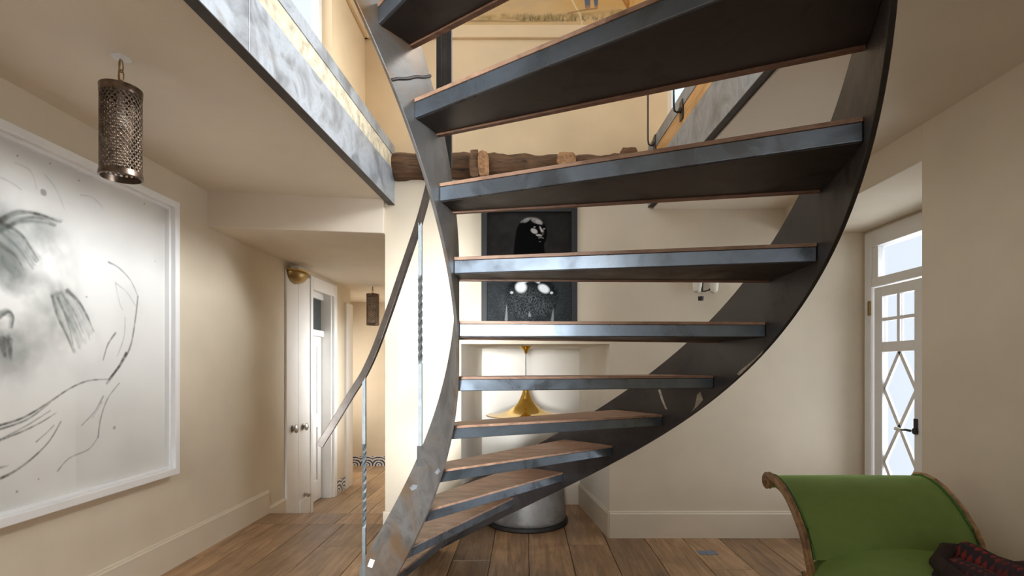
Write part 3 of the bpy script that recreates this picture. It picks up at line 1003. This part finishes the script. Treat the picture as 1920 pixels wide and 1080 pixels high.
for px in (1308, 1338):
    MB().lathe([(.012, -.06), (.03, -.045), (.036, -.01), (.038, .04), (.033, .08)], 18, wp(px, 535, .06)).build('glass_shade', 'ivory', ws, True)

# ------------------------------------------------------------------ painted pictures
def vnoise(x, y, seed):
    r = np.random.default_rng(seed)
    tab = r.random((64, 64))
    xi, yi = np.floor(x).astype(int), np.floor(y).astype(int)
    fx, fy = x - xi, y - yi
    fx, fy = fx * fx * (3 - 2 * fx), fy * fy * (3 - 2 * fy)
    g = lambda a, b: tab[a % 64, b % 64]
    return (g(xi, yi) * (1 - fx) + g(xi + 1, yi) * fx) * (1 - fy) + (g(xi, yi + 1) * (1 - fx) + g(xi + 1, yi + 1) * fx) * fy
def fbm(x, y, s, seed, o=4):
    t, a = 0, .5
    for i in range(o):
        t = t + a * vnoise(x * s * 2 ** i, y * s * 2 ** i, seed + i)
        a *= .5
    return t / (1 - .5 ** o)
def ell(x, y, cx, cy, rx, ry, rot=0, soft=.15):
    c, s_ = math.cos(rot), math.sin(rot)
    u, v = (x - cx) * c + (y - cy) * s_, -(x - cx) * s_ + (y - cy) * c
    d = np.sqrt((u / rx) ** 2 + (v / ry) ** 2)
    return np.clip((1 - d) / soft + .5, 0, 1)
def stroke(x, y, pts, w0, w1=None, soft=1.0):
    """soft polyline coverage; width runs from w0 to w1"""
    w1 = w0 if w1 is None else w1
    # smooth the points
    P = [np.array(p, float) for p in pts]
    Q = []
    for i in range(len(P) - 1):
        a, b, c, d = P[max(i - 1, 0)], P[i], P[i + 1], P[min(i + 2, len(P) - 1)]
        for t in np.linspace(0, 1, 6, endpoint=False):
            Q.append(.5 * ((2 * b) + (-a + c) * t + (2 * a - 5 * b + 4 * c - d) * t * t + (-a + 3 * b - 3 * c + d) * t ** 3))
    Q.append(P[-1])
    out = np.zeros_like(x)
    n = len(Q) - 1
    mg = max(w0, w1) + 3
    for i in range(n):
        a, b = Q[i], Q[i + 1]
        sel = np.where((x > min(a[0], b[0]) - mg) & (x < max(a[0], b[0]) + mg) & (y > min(a[1], b[1]) - mg) & (y < max(a[1], b[1]) + mg))[0]
        if not len(sel):
            continue
        px_, py_ = x[sel] - a[0], y[sel] - a[1]
        d = b - a
        L2 = max(d @ d, 1e-9)
        t = np.clip((px_ * d[0] + py_ * d[1]) / L2, 0, 1)
        dist = np.hypot(px_ - t * d[0], py_ - t * d[1])
        w = w0 + (w1 - w0) * (i + t) / n
        out[sel] = np.maximum(out[sel], np.clip((w - dist) / soft + .5, 0, 1))
    return out
def lay(c, m, col):
    m = m[:, None]
    return c * (1 - m) + np.array(col) * m
def painted_grid(name, fpos, nu, nv, fcol, mat, parent):
    """fpos(u, v) -> points; fcol(points) -> colours"""
    u, v = np.meshgrid(np.linspace(0, 1, nu), np.linspace(0, 1, nv))
    pts = fpos(u.ravel(), v.ravel())
    cols = fcol(pts)
    idx = np.arange(nu * nv).reshape(nv, nu)
    q = np.stack([idx[:-1, :-1], idx[:-1, 1:], idx[1:, 1:], idx[1:, :-1]], -1).reshape(-1, 4)
    me = bpy.data.meshes.new(name)
    off = np.array(parent.location) if parent else np.zeros(3)
    me.vertices.add(len(pts))
    me.vertices.foreach_set('co', (pts - off).astype(np.float32).ravel())
    me.loops.add(q.size)
    me.loops.foreach_set('vertex_index', q.astype(np.int32).ravel())
    me.polygons.add(len(q))
    me.polygons.foreach_set('loop_start', np.arange(0, q.size, 4, dtype=np.int32))
    me.update()
    me.validate()
    at_ = me.color_attributes.new('paint', 'FLOAT_COLOR', 'POINT')
    at_.data.foreach_set('color', np.concatenate([np.clip(cols, 0, 1), np.ones((len(cols), 1))], 1).astype(np.float32).ravel())
    me.materials.append(M[mat])
    o = bpy.data.objects.new(name, me)
    COL.objects.link(o)
    o.parent = parent
    return o

# --- large framed drawing on the left wall
AY0, AY1, AZ0, AZ1 = 1.55, 3.36, .63, 2.405
art = empty('framed_drawing', (XL, (AY0 + AY1) / 2, AZ0), 'very large square charcoal drawing in a deep white frame on the left wall', 'picture')
fw, fd = .085, .075
x0, x1 = XL + .002, XL + fd
box('backing_board', (x0, AY0 + .01, AZ0 + .01), (x0 + .012, AY1 - .01, AZ1 - .01), 'frame_white', art)
for a, b in (((x0, AY0, AZ0), (x1, AY0 + fw * .5, AZ1)), ((x0, AY1 - fw * .5, AZ0), (x1, AY1, AZ1)),
             ((x0, AY0 + fw * .5, AZ0), (x1, AY1 - fw * .5, AZ0 + fw * .5)), ((x0, AY0 + fw * .5, AZ1 - fw * .5), (x1, AY1 - fw * .5, AZ1))):
    box('frame_side', a, b, 'frame_white', art, .004)
iw = fw * .5
for a, b in (((x0 + .012, AY0 + iw, AZ0 + iw), (x1 - .028, AY0 + iw + .02, AZ1 - iw)), ((x0 + .012, AY1 - iw - .02, AZ0 + iw), (x1 - .028, AY1 - iw, AZ1 - iw)),
             ((x0 + .012, AY0 + iw + .02, AZ0 + iw), (x1 - .028, AY1 - iw - .02, AZ0 + iw + .02)), ((x0 + .012, AY0 + iw + .02, AZ1 - iw - .02), (x1 - .028, AY1 - iw - .02, AZ1 - iw))):
    box('inner_fillet', a, b, 'frame_white', art, .003)
def art_pos(u, v):
    return np.stack([np.full_like(u, x0 + .016), AY0 + iw + .02 + u * (AY1 - AY0 - 2 * iw - .04), AZ0 + iw + .02 + v * (AZ1 - AZ0 - 2 * iw - .04)], 1)
AC = .722
def C2(cx, cy):
    """crop position of the drawing -> wall coordinates in centimetres"""
    p = on_x(cx * AC, 220 + cy * AC, x0 + .016)
    return (p.y * 100, p.z * 100)
def art_col(p):
    y, z = p[:, 1] * 100, p[:, 2] * 100
    c = np.tile(np.array([.83, .825, .80]), (len(y), 1))
    tone = fbm(y, z, .03, 11)
    c = c * (1 - .07 * np.clip(tone - .45, 0, 1)[:, None] * 4)
    streak = fbm(y * .35 + z * .9, y - z * .3, .22, 77, 3)
    smoke = fbm(y + 20 * fbm(y, z, .03, 5), z, .05, 31)
    for cx, cy, rx, ry, rot, a in ((20, 330, 28, 22, .4, .75), (70, 300, 22, 10, -.2, .55), (165, 520, 9, 26, .35, .75), (200, 520, 8, 24, .45, .6), (15, 470, 20, 30, 0, .6), (15, 590, 16, 10, 0, .7), (40, 400, 26, 20, .5, .45),
                                   (-60, 480, 34, 34, 0, .6), (60, 620, 24, 14, 0, .22), (-120, 380, 24, 30, .4, .5)):
        q = C2(cx, cy)
        m = ell(y, z, q[0], q[1], rx, ry, rot, .9) * np.clip((smoke * (.8 + .4 * streak) - .30) * 2.2, 0, 1) * a * .62
        c = lay(c, m, (.13, .15, .145))
    br = .55 + .45 * np.clip((fbm(y, z, .35, 71, 3) - .3) * 3, 0, 1)
    S_ = [([(0, 268), (45, 248), (100, 252), (158, 272)], 1.2, .3, .8), ([(5, 276), (50, 300), (80, 340), (100, 372)], 1.1, .3, .65), ([(20, 285), (60, 262), (110, 262), (150, 270)], .9, .3, .5),
          ([(0, 330), (40, 360), (60, 395)], 1.2, .3, .6), ([(0, 800), (60, 780), (120, 745), (180, 705), (230, 684), (285, 680)], .55, .3, .95), ([(0, 810), (70, 785), (130, 742)], .5, .2, .9),
          ([(0, 838), (60, 815), (110, 790), (145, 768)], .5, .2, .9), ([(10, 832), (70, 800), (130, 762)], .4, .2, .7), ([(0, 938), (40, 918), (90, 880), (130, 838), (158, 790)], .65, .2, .95), ([(0, 910), (20, 905)], .5, .2, .6),
          ([(95, 842), (120, 820), (140, 800)], .35, .15, .8), ([(150, 918), (180, 885), (230, 862), (255, 830)], .35, .15, .7), ([(255, 830), (262, 780), (280, 730), (310, 690)], .4, .2, .8),
          ([(282, 376), (310, 392), (340, 425), (358, 465)], .45, .2, .8), ([(300, 430), (330, 455), (352, 490)], .3, .2, .4), ([(300, 430), (310, 480), (318, 500)], .25, .15, .4), ([(358, 465), (352, 520), (340, 590), (318, 635), (278, 690)], .45, .8, .7),
          ([(328, 612), (310, 645), (285, 678)], .9, .5, .9), ([(300, 560), (280, 590), (268, 630)], .6, .2, .85), ([(325, 520), (322, 570), (305, 620)], .3, .2, .6), ([(268, 725), (245, 765), (212, 800)], .4, .2, .7), ([(265, 740), (240, 780)], .3, .15, .6),
          ([(175, 450), (205, 480), (228, 520), (242, 555)], 1.0, .3, .7), ([(135, 465), (150, 520), (175, 570), (192, 612)], .8, .2, .6), ([(150, 470), (175, 530), (190, 590)], .6, .2, .5), ([(160, 455), (195, 510), (215, 560)], .7, .2, .5),
          ([(40, 118), (80, 140), (95, 185)], .25, .15, .35), ([(115, 148), (145, 185), (168, 240)], .25, .15, .35), ([(0, 155), (30, 170), (55, 188)], .3, .15, .4), ([(210, 202), (240, 208), (268, 235)], .3, .15, .4),
          ([(0, 520), (22, 505), (35, 520), (30, 545)], .8, .3, .7), ([(5, 580), (12, 620)], 2.0, .6, .7), ([(25, 580), (28, 625)], 1.6, .4, .6), ([(-80, 700), (-40, 760), (0, 800)], .7, .4, .8), ([(-160, 560), (-130, 680), (-80, 760), (0, 838)], .7, .5, .8),
          ([(-150, 500), (-120, 400), (-60, 320), (0, 268)], 1.2, .8, .7)]
    jr = random.Random(5)
    for p0, p1, nn in (([(0, 262), (45, 244), (100, 248), (158, 270)], [(0, 300), (50, 275), (100, 272), (140, 282)], 16), ([(5, 272), (50, 296), (80, 336), (100, 366)], [(0, 300), (35, 330), (62, 362), (84, 392)], 14),
                       ([(178, 450), (205, 478), (230, 520), (244, 560)], [(132, 462), (148, 520), (172, 575), (190, 614)], 22), ([(0, 330), (30, 360), (50, 385), (60, 405)], [(0, 370), (15, 390), (30, 410), (40, 420)], 9),
                       ([(0, 500), (20, 500), (34, 515), (30, 545)], [(0, 520), (15, 515), (25, 525), (22, 545)], 7), ([(0, 575), (5, 590), (8, 610), (10, 625)], [(25, 572), (28, 590), (30, 612), (32, 628)], 12),
                       ([(-150, 500), (-120, 400), (-60, 320), (0, 262)], [(-120, 520), (-95, 420), (-45, 350), (5, 300)], 14)):
        for i in range(nn):
            f = jr.random()
            q = [C2(a_[0] * (1 - f) + b_[0] * f + jr.uniform(-5, 5), a_[1] * (1 - f) + b_[1] * f + jr.uniform(-5, 5)) for a_, b_ in zip(p0, p1)]
            c = lay(c, stroke(y, z, q, jr.uniform(.3, 1.1), .3, 1.2) * jr.uniform(.12, .42) * br, (.10, .125, .12))
    for pts, w0, w1, a in S_:
        c = lay(c, stroke(y, z, [C2(*q) for q in pts], w0, w1, .8) * a * br, (.045, .045, .04))
    for cx, cy, r in ((113, 195, 1.6), (403, 374, .4), (225, 466, .5), (205, 164, .5), (375, 225, .5), (45, 100, .5), (297, 806, 1.0), (44, 972, .6), (100, 940, .4), (130, 120, .5)):
        q = C2(cx, cy)
        c = lay(c, ell(y, z, q[0], q[1], r, r, 0, .4) * .6, (.18, .15, .09))
    return c
painted_grid('drawing', art_pos, 400, 400, art_col, 'art', art)
box('glass_pane', (x0 + .040, AY0 + iw, AZ0 + iw), (x0 + .043, AY1 - iw, AZ1 - iw), 'glass_art', art)

# --- black-framed photographic portrait on the back wall
ph = empty('framed_photograph', (.0, YB, 1.6), 'dark photographic portrait in a black frame on the back wall behind the stairs', 'picture')
q0, q1 = at(903, 626, YB), at(1082, 388, YB)
yf = YB - .028
b_ = .045
for a, b in (((q0.x, yf, q0.z), (q0.x + b_, YB, q1.z)), ((q1.x - b_, yf, q0.z), (q1.x, YB, q1.z)), ((q0.x + b_, yf, q0.z), (q1.x - b_, YB, q0.z + b_)), ((q0.x + b_, yf, q1.z - b_), (q1.x - b_, YB, q1.z))):
    box('frame_side', a, b, 'black_frame', ph, .003)
def ph_pos(u, v):
    return np.stack([q0.x + b_ + u * (q1.x - q0.x - 2 * b_), np.full_like(u, YB - .006), q0.z + b_ + v * (q1.z - q0.z - 2 * b_)], 1)
def ph_col(p):
    Y = YB - .006
    x = (HX + p[:, 0] * F / Y - 890) * 3.857
    y = (HY - (p[:, 2] - E) * F / Y - 380) * 3.857
    c = np.tile(np.array([.024, .022, .021]), (len(x), 1))
    g = fbm(x, y, .02, 3)
    c = c * (.7 + .6 * g[:, None])
    c = lay(c, np.clip((y - 480) / 80, 0, 1) * .6, (.035, .042, .046))
    DK = (.004, .004, .004)
    c = lay(c, ell(x, y, 412, 225, 112, 122, .05, .06), DK)
    c = lay(c, stroke(x, y, [(345, 220), (340, 300), (335, 420)], 45, 60, 8), DK)
    c = lay(c, stroke(x, y, [(420, 250), (425, 330), (430, 420)], 78, 80, 8), DK)
    c = lay(c, ell(x, y, 410, 690, 190, 190, 0, .15) * .8, (.006, .007, .008))
    LT = (.40, .375, .36)
    c = lay(c, stroke(x, y, [(338, 140), (372, 118), (415, 113), (455, 122), (483, 150)], 6, 10, 9) * .4, LT)
    c = lay(c, ell(x, y, 440, 133, 32, 15, .35, .5) * .5, LT)
    c = lay(c, ell(x, y, 375, 128, 26, 12, -.5, .5) * .5, LT)
    c = lay(c, ell(x, y, 464, 140, 24, 16, .3, .5) * .6, LT)
    c = lay(c, ell(x, y, 430, 205, 26, 17, .5, .35) * .95, LT)
    c = lay(c, ell(x, y, 433, 176, 7, 4, 0, .5), LT)
    c = lay(c, ell(x, y, 502, 189, 8, 4, 0, .5), LT)
    c = lay(c, stroke(x, y, [(472, 175), (480, 193), (488, 205)], 4, 9, 4), LT)
    c = lay(c, ell(x, y, 465, 236, 22, 8, .15, .4) * .85, LT)
    c = lay(c, stroke(x, y, [(462, 256), (480, 253), (498, 257)], 2.5, 2, 3) * .7, LT)
    c = lay(c, ell(x, y, 472, 282, 7, 3, 0, .6) * .4, LT)
    c = lay(c, ell(x, y, 495, 215, 8, 22, .2, .6) * .12, LT)
    WT = (.80, .82, .84)
    c = lay(c, ell(x, y, 335, 612, 40, 38, .2, .45), WT)
    c = lay(c, ell(x, y, 500, 622, 42, 28, .5, .45), WT)
    c = lay(c, stroke(x, y, [(345, 582), (385, 562), (425, 555), (462, 575)], 9, 10, 10) * .75, WT)
    c = lay(c, ell(x, y, 268, 650, 11, 9, 0, .5) * .8, WT)
    c = lay(c, ell(x, y, 556, 652, 11, 9, 0, .5) * .8, WT)
    sp = np.random.default_rng(4).random(len(x))
    m = ell(x, y, 390, 740, 170, 110, 0, .8)
    c = lay(c, (sp > .72) * m * .55 * (.3 + .7 * np.clip(g * 1.6, 0, 1)), (.30, .33, .35))
    c = lay(c, ((sp > .3) & (sp < .4)) * np.clip((y - 560) / 60, 0, 1) * .25, (.22, .25, .27))
    for a in ([(232, 740), (228, 845)], [(568, 770), (562, 848)], [(395, 790), (398, 815)]):
        c = lay(c, stroke(x, y, a, 1.5, 11, 4) * .55, (.38, .40, .42))
    return c
painted_grid('print', ph_pos, 250, 320, ph_col, 'photo', ph)
box('glass_pane', (q0.x + b_, YB - .016, q0.z + b_), (q1.x - b_, YB - .013, q1.z - b_), 'glass_coated', ph)

# --- mural on the upper back wall
mu = empty('wall_mural', (0, 4.055, 4.04), 'faded straw-coloured mural of a field with grass tufts, high on the upper back wall', 'mural')
MX0, MX1, MZ0, MZ1 = -1.26, 1.12, 4.037, 5.2
def mu_pos(u, v):
    return np.stack([MX0 + u * (MX1 - MX0), np.full_like(u, 4.054), MZ0 + v * (MZ1 - MZ0)], 1)
def mu_col(p):
    Y = 4.054
    x = (HX + p[:, 0] * F / Y - 900) * 5.647
    y = (HY - (p[:, 2] - E) * F / Y) * 5.647
    c = np.tile(np.array([.66, .46, .23]), (len(x), 1))
    n = fbm(x, y * 3, .006, 9)
    c = lay(c, np.clip((n - .35) * 2.2, 0, .8), (.58, .42, .24))
    c = lay(c, np.clip((-y - 10) / 250, 0, 1), (.62, .60, .50))
    c = lay(c, np.clip((x - 700) / 500, 0, .7) * np.clip(1 - np.abs(y - 40) / 160, 0, 1), (.62, .36, .10))
    c = lay(c, stroke(x, y, [(-400, 190), (0, 200), (300, 175), (700, 190), (1100, 160), (1500, 130)], 34, 30, 26) * np.clip(fbm(x, y, .02, 21) * 1.5 - .35, 0, .8), (.34, .24, .10))
    c = lay(c, stroke(x, y, [(-400, 225), (60, 222), (400, 228), (1020, 215)], 9, 9, 12) * .6, (.22, .15, .07))
    r_ = random.Random(3)
    for i in range(90):
        gx_ = r_.uniform(380, 1020) if i < 66 else r_.uniform(1050, 1420)
        top = r_.uniform(25, 75) if i < 55 else r_.uniform(15, 40)
        yb = 228 - r_.uniform(0, 30)
        k = r_.uniform(-30, 30)
        c = lay(c, stroke(x, y, [(gx_, yb), (gx_ + k * .4, yb - top * .6), (gx_ + k, yb - top)], 6, 2, 4) * .6, r_.choice(((.10, .09, .04), (.17, .15, .06), (.25, .17, .07))))
    c = lay(c, stroke(x, y, [(960, -30), (1010, 70), (1060, 160), (1085, 280)], 9, 7, 6) * .8, (.80, .66, .45))
    c = lay(c, stroke(x, y, [(930, 140), (1080, 110), (1240, 88)], 6, 9, 8) * .7, (.20, .10, .05))
    BL = (.13, .14, .20)
    c = lay(c, stroke(x, y, [(1128, -160), (1135, -40), (1140, 70)], 40, 26, 8), BL)
    c = lay(c, stroke(x, y, [(1215, -160), (1225, -40), (1230, 65)], 36, 17, 8), BL)
    c = lay(c, stroke(x, y, [(1170, -420), (1172, -280), (1172, -150)], 60, 66, 10), (.45, .30, .18))
    c = lay(c, ell(x, y, 1172, -510, 40, 52, 0, .1), (.30, .18, .10))
    c = lay(c, stroke(x, y, [(1140, 70), (1148, 92)], 14, 14, 6), (.42, .22, .12))
    c = lay(c, stroke(x, y, [(1230, 68), (1238, 84)], 10, 12, 6), (.42, .22, .12))
    for i in range(26):
        a = r_.uniform(-.9, .9)
        c = lay(c, stroke(x, y, [(1580, 110), (1580 + 70 * a, 20), (1580 + 120 * a, -110 + 60 * abs(a))], 10, 4, 6) * .7, r_.choice(((.55, .25, .06), (.35, .14, .04), (.68, .38, .12))))
    return c
painted_grid('painted_scene', mu_pos, 420, 200, mu_col, 'mural', mu)

# ------------------------------------------------------------------ green chaise longue
ch = empty('chaise_longue', (1.5, 1.2, 0), 'green velvet chaise longue with carved gilt wood scroll rails, at right', 'chaise longue')
# profile of the scrolled back in the Y-Z plane
back = [(2.075, .545), (2.095, .60), (2.128, .655), (2.178, .71), (2.232, .757), (2.287, .791), (2.34, .811), (2.395, .82), (2.44, .812), (2.465, .79), (2.46, .765), (2.435, .755)]
BX0, BX1 = 1.165, 1.855
def off_prof(pr_, d):
    out = []
    for i, p in enumerate(pr_):
        a, b = pr_[max(i - 1, 0)], pr_[min(i + 1, len(pr_) - 1)]
        t = Vector((b[0] - a[0], b[1] - a[1])).normalized()
        out.append((p[0] + t.y * d, p[1] - t.x * d))
    return out
rings = []
for i in range(17):
    s = i / 16
    bul = .012 * math.sin(PI * s) ** .6
    x_ = BX0 + (BX1 - BX0) * s
    rings.append([(x_, y - bul, z + bul * .4) for y, z in back] + [(x_, y, z) for y, z in off_prof(back, .05)[::-1][3:]])
MB().loft(rings).build('back_cushion', 'velvet', ch, True)
def side_rail(x0_, x1_, nm):
    outer = off_prof(back, .004)
    # scroll end
    sc_ = []
    for i in range(26):
        w = PI * .62 - i * .42
        r_ = .036 * (1 - i / 30)
        sc_.append((2.432 + r_ * math.cos(w), .785 + r_ * math.sin(w)))
    path = [(2.055, .46), (2.06, .50)] + outer[:8] + sc_
    rings = []
    n_ = len(path)
    for i, p in enumerate(path):
        a, b = path[max(i - 1, 0)], path[min(i + 1, n_ - 1)]
        t = Vector((b[0] - a[0], b[1] - a[1]))
        t = t.normalized() if t.length > 1e-6 else Vector((1, 0))
        nn = Vector((-t.y, t.x))
        h = .020 if i < 10 else .016 - .010 * (i - 10) / 26
        h0 = h * .9
        y, z = p
        xm = (x0_ + x1_) / 2
        hw = (x1_ - x0_) / 2
        ring_ = []
        for cx_, cn in ((-1, -.6), (-.6, -1), (.6, -1), (1, -.6), (1, .3), (.55, .8), (.2, .55), (-.2, .55), (-.55, .8), (-1, .3)):
            ring_.append((xm + hw * cx_, y + nn.x * h0 * cn, z + nn.y * h0 * cn))
        rings.append(ring_)
    return MB().loft(rings).build(nm, 'gilt', ch, True)
side_rail(BX0 - .026, BX0 + .002, 'scroll_rail')
side_rail(BX1 - .002, BX1 + .026, 'scroll_rail')
for xx in (BX0 + .004, BX1 - .004):
    MB().tube([(xx, y - .006, z + .004) for y, z in back], .0045, 6).build('piping', 'piping', ch, True)
# seat
SY0, SY1 = .25, 2.12
def seat_x(y):
    t = min(max((SY1 - y) / .3, 0), 1)
    return (1.150 - .095 * t, 1.872)
rings = []
NS = 30
for i in range(NS + 1):
    y = SY0 + (SY1 - SY0) * i / NS
    a, b = seat_x(y)
    e = min((y - SY0) / .05, 1)
    rr = []
    for j in range(21):
        s = j / 20
        edge_ = (1 - abs(2 * s - 1) ** 6)
        rr.append((a + (b - a) * s, y, .47 + (.075 * edge_ + .045 * (1 - (2 * s - 1) ** 2)) * (e ** .5) ))
    rr += [(b, y, .42), (a, y, .42)]
    rings.append(rr)
MB().loft(rings).build('seat_cushion', 'velvet', ch, True)
pts = [(seat_x(SY0 + (SY1 - SY0) * i / 30)[0] - .003, SY0 + (SY1 - SY0) * i / 30, .478) for i in range(31)]
MB().tube(pts, .0055, 6).build('piping', 'piping', ch, True)
for sx in (0, 1):
    poly = []
    for i in range(31):
        y = SY0 + (SY1 - SY0) * i / 30
        poly.append((seat_x(y)[sx], y))
    d = -.028 if sx == 0 else .028
    rings = [[(x_, y, .36), (x_ + d, y, .36), (x_ + d * 1.2, y, .41), (x_ + d, y, .465), (x_, y, .47)] for x_, y in poly]
    MB().loft(rings).build('seat_rail', 'gilt', ch, True)
MB().box((1.06, SY0 - .03, .36), (1.872, SY0, .47)).build('seat_rail', 'gilt', ch, bevel=.006)
MB().box((1.13, SY1 - .06, .36), (1.885, SY1 - .03, .50)).build('seat_rail', 'gilt', ch, bevel=.006)
for lx, ly in ((1.125, 2.03), (1.86, 2.03), (1.06, .30), (1.86, .30)):
    MB().lathe([(0, 0), (.016, 0), (.02, .02), (.016, .05), (.026, .16), (.032, .24), (.022, .27), (.036, .30), (.036, .36), (0, .36)], 16, (lx, ly, 0)).build('leg', 'gilt', ch, True)

# ------------------------------------------------------------------ folded red rug on the chaise
rg = empty('folded_rug', (1.7, 1.5, .57), 'folded red patterned woven rug with a dark rolled border, lying on the chaise seat', 'rug')
def rug_layer(x0_, x1_, y0_, y1_, zb, zt, seed, nm='rug_fold'):
    nx, ny = 34, 30
    vs, uv = [], []
    for j in range(ny + 1):
        for i in range(nx + 1):
            s, t = i / nx, j / ny
            x_ = x0_ + (x1_ - x0_) * s
            y = y0_ + (y1_ - y0_) * t
            hump = .045 * math.exp(-((s - .10) / .10) ** 2) * (.6 + .4 * t)
            wv = .007 * math.sin(9 * s + 5 * t + seed) + .006 * math.sin(17 * t - 6 * s + seed * 2)
            ed = min(1, s / .06, (1 - s) / .02 + .2, t / .06 + .0, (1 - t) / .07)
            ed = max(ed, 0) ** .5
            vs.append((x_ + .012 * math.sin(7 * t + seed), y + .010 * math.sin(6 * s + seed), zb + (zt - zb + hump + wv) * ed))
            uv.append((x_ * 1.5, y * 1.5 + seed))
    fs = []
    W_ = nx + 1
    for j in range(ny):
        for i in range(nx):
            fs.append((j * W_ + i, j * W_ + i + 1, (j + 1) * W_ + i + 1, (j + 1) * W_ + i))
    mb = MB().add(vs, fs)
    o = mb.build(nm, 'rug', rg, True, uv=uv)
    return o
rug_layer(1.42, 1.98, 1.00, 1.82, .586, .632, 1.0)
rug_layer(1.50, 2.00, 1.05, 1.86, .61, .66, 2.3)
MB().tube([(1.44, 1.05, .618), (1.42, 1.3, .62), (1.415, 1.55, .62), (1.425, 1.70, .626), (1.455, 1.80, .64), (1.51, 1.835, .672), (1.57, 1.82, .672), (1.63, 1.78, .655), (1.70, 1.72, .645)],
          [.03, .03, .03, .03, .03, .028, .025, .02, .012], 12).build('border_roll', 'rug_dark', rg, True)
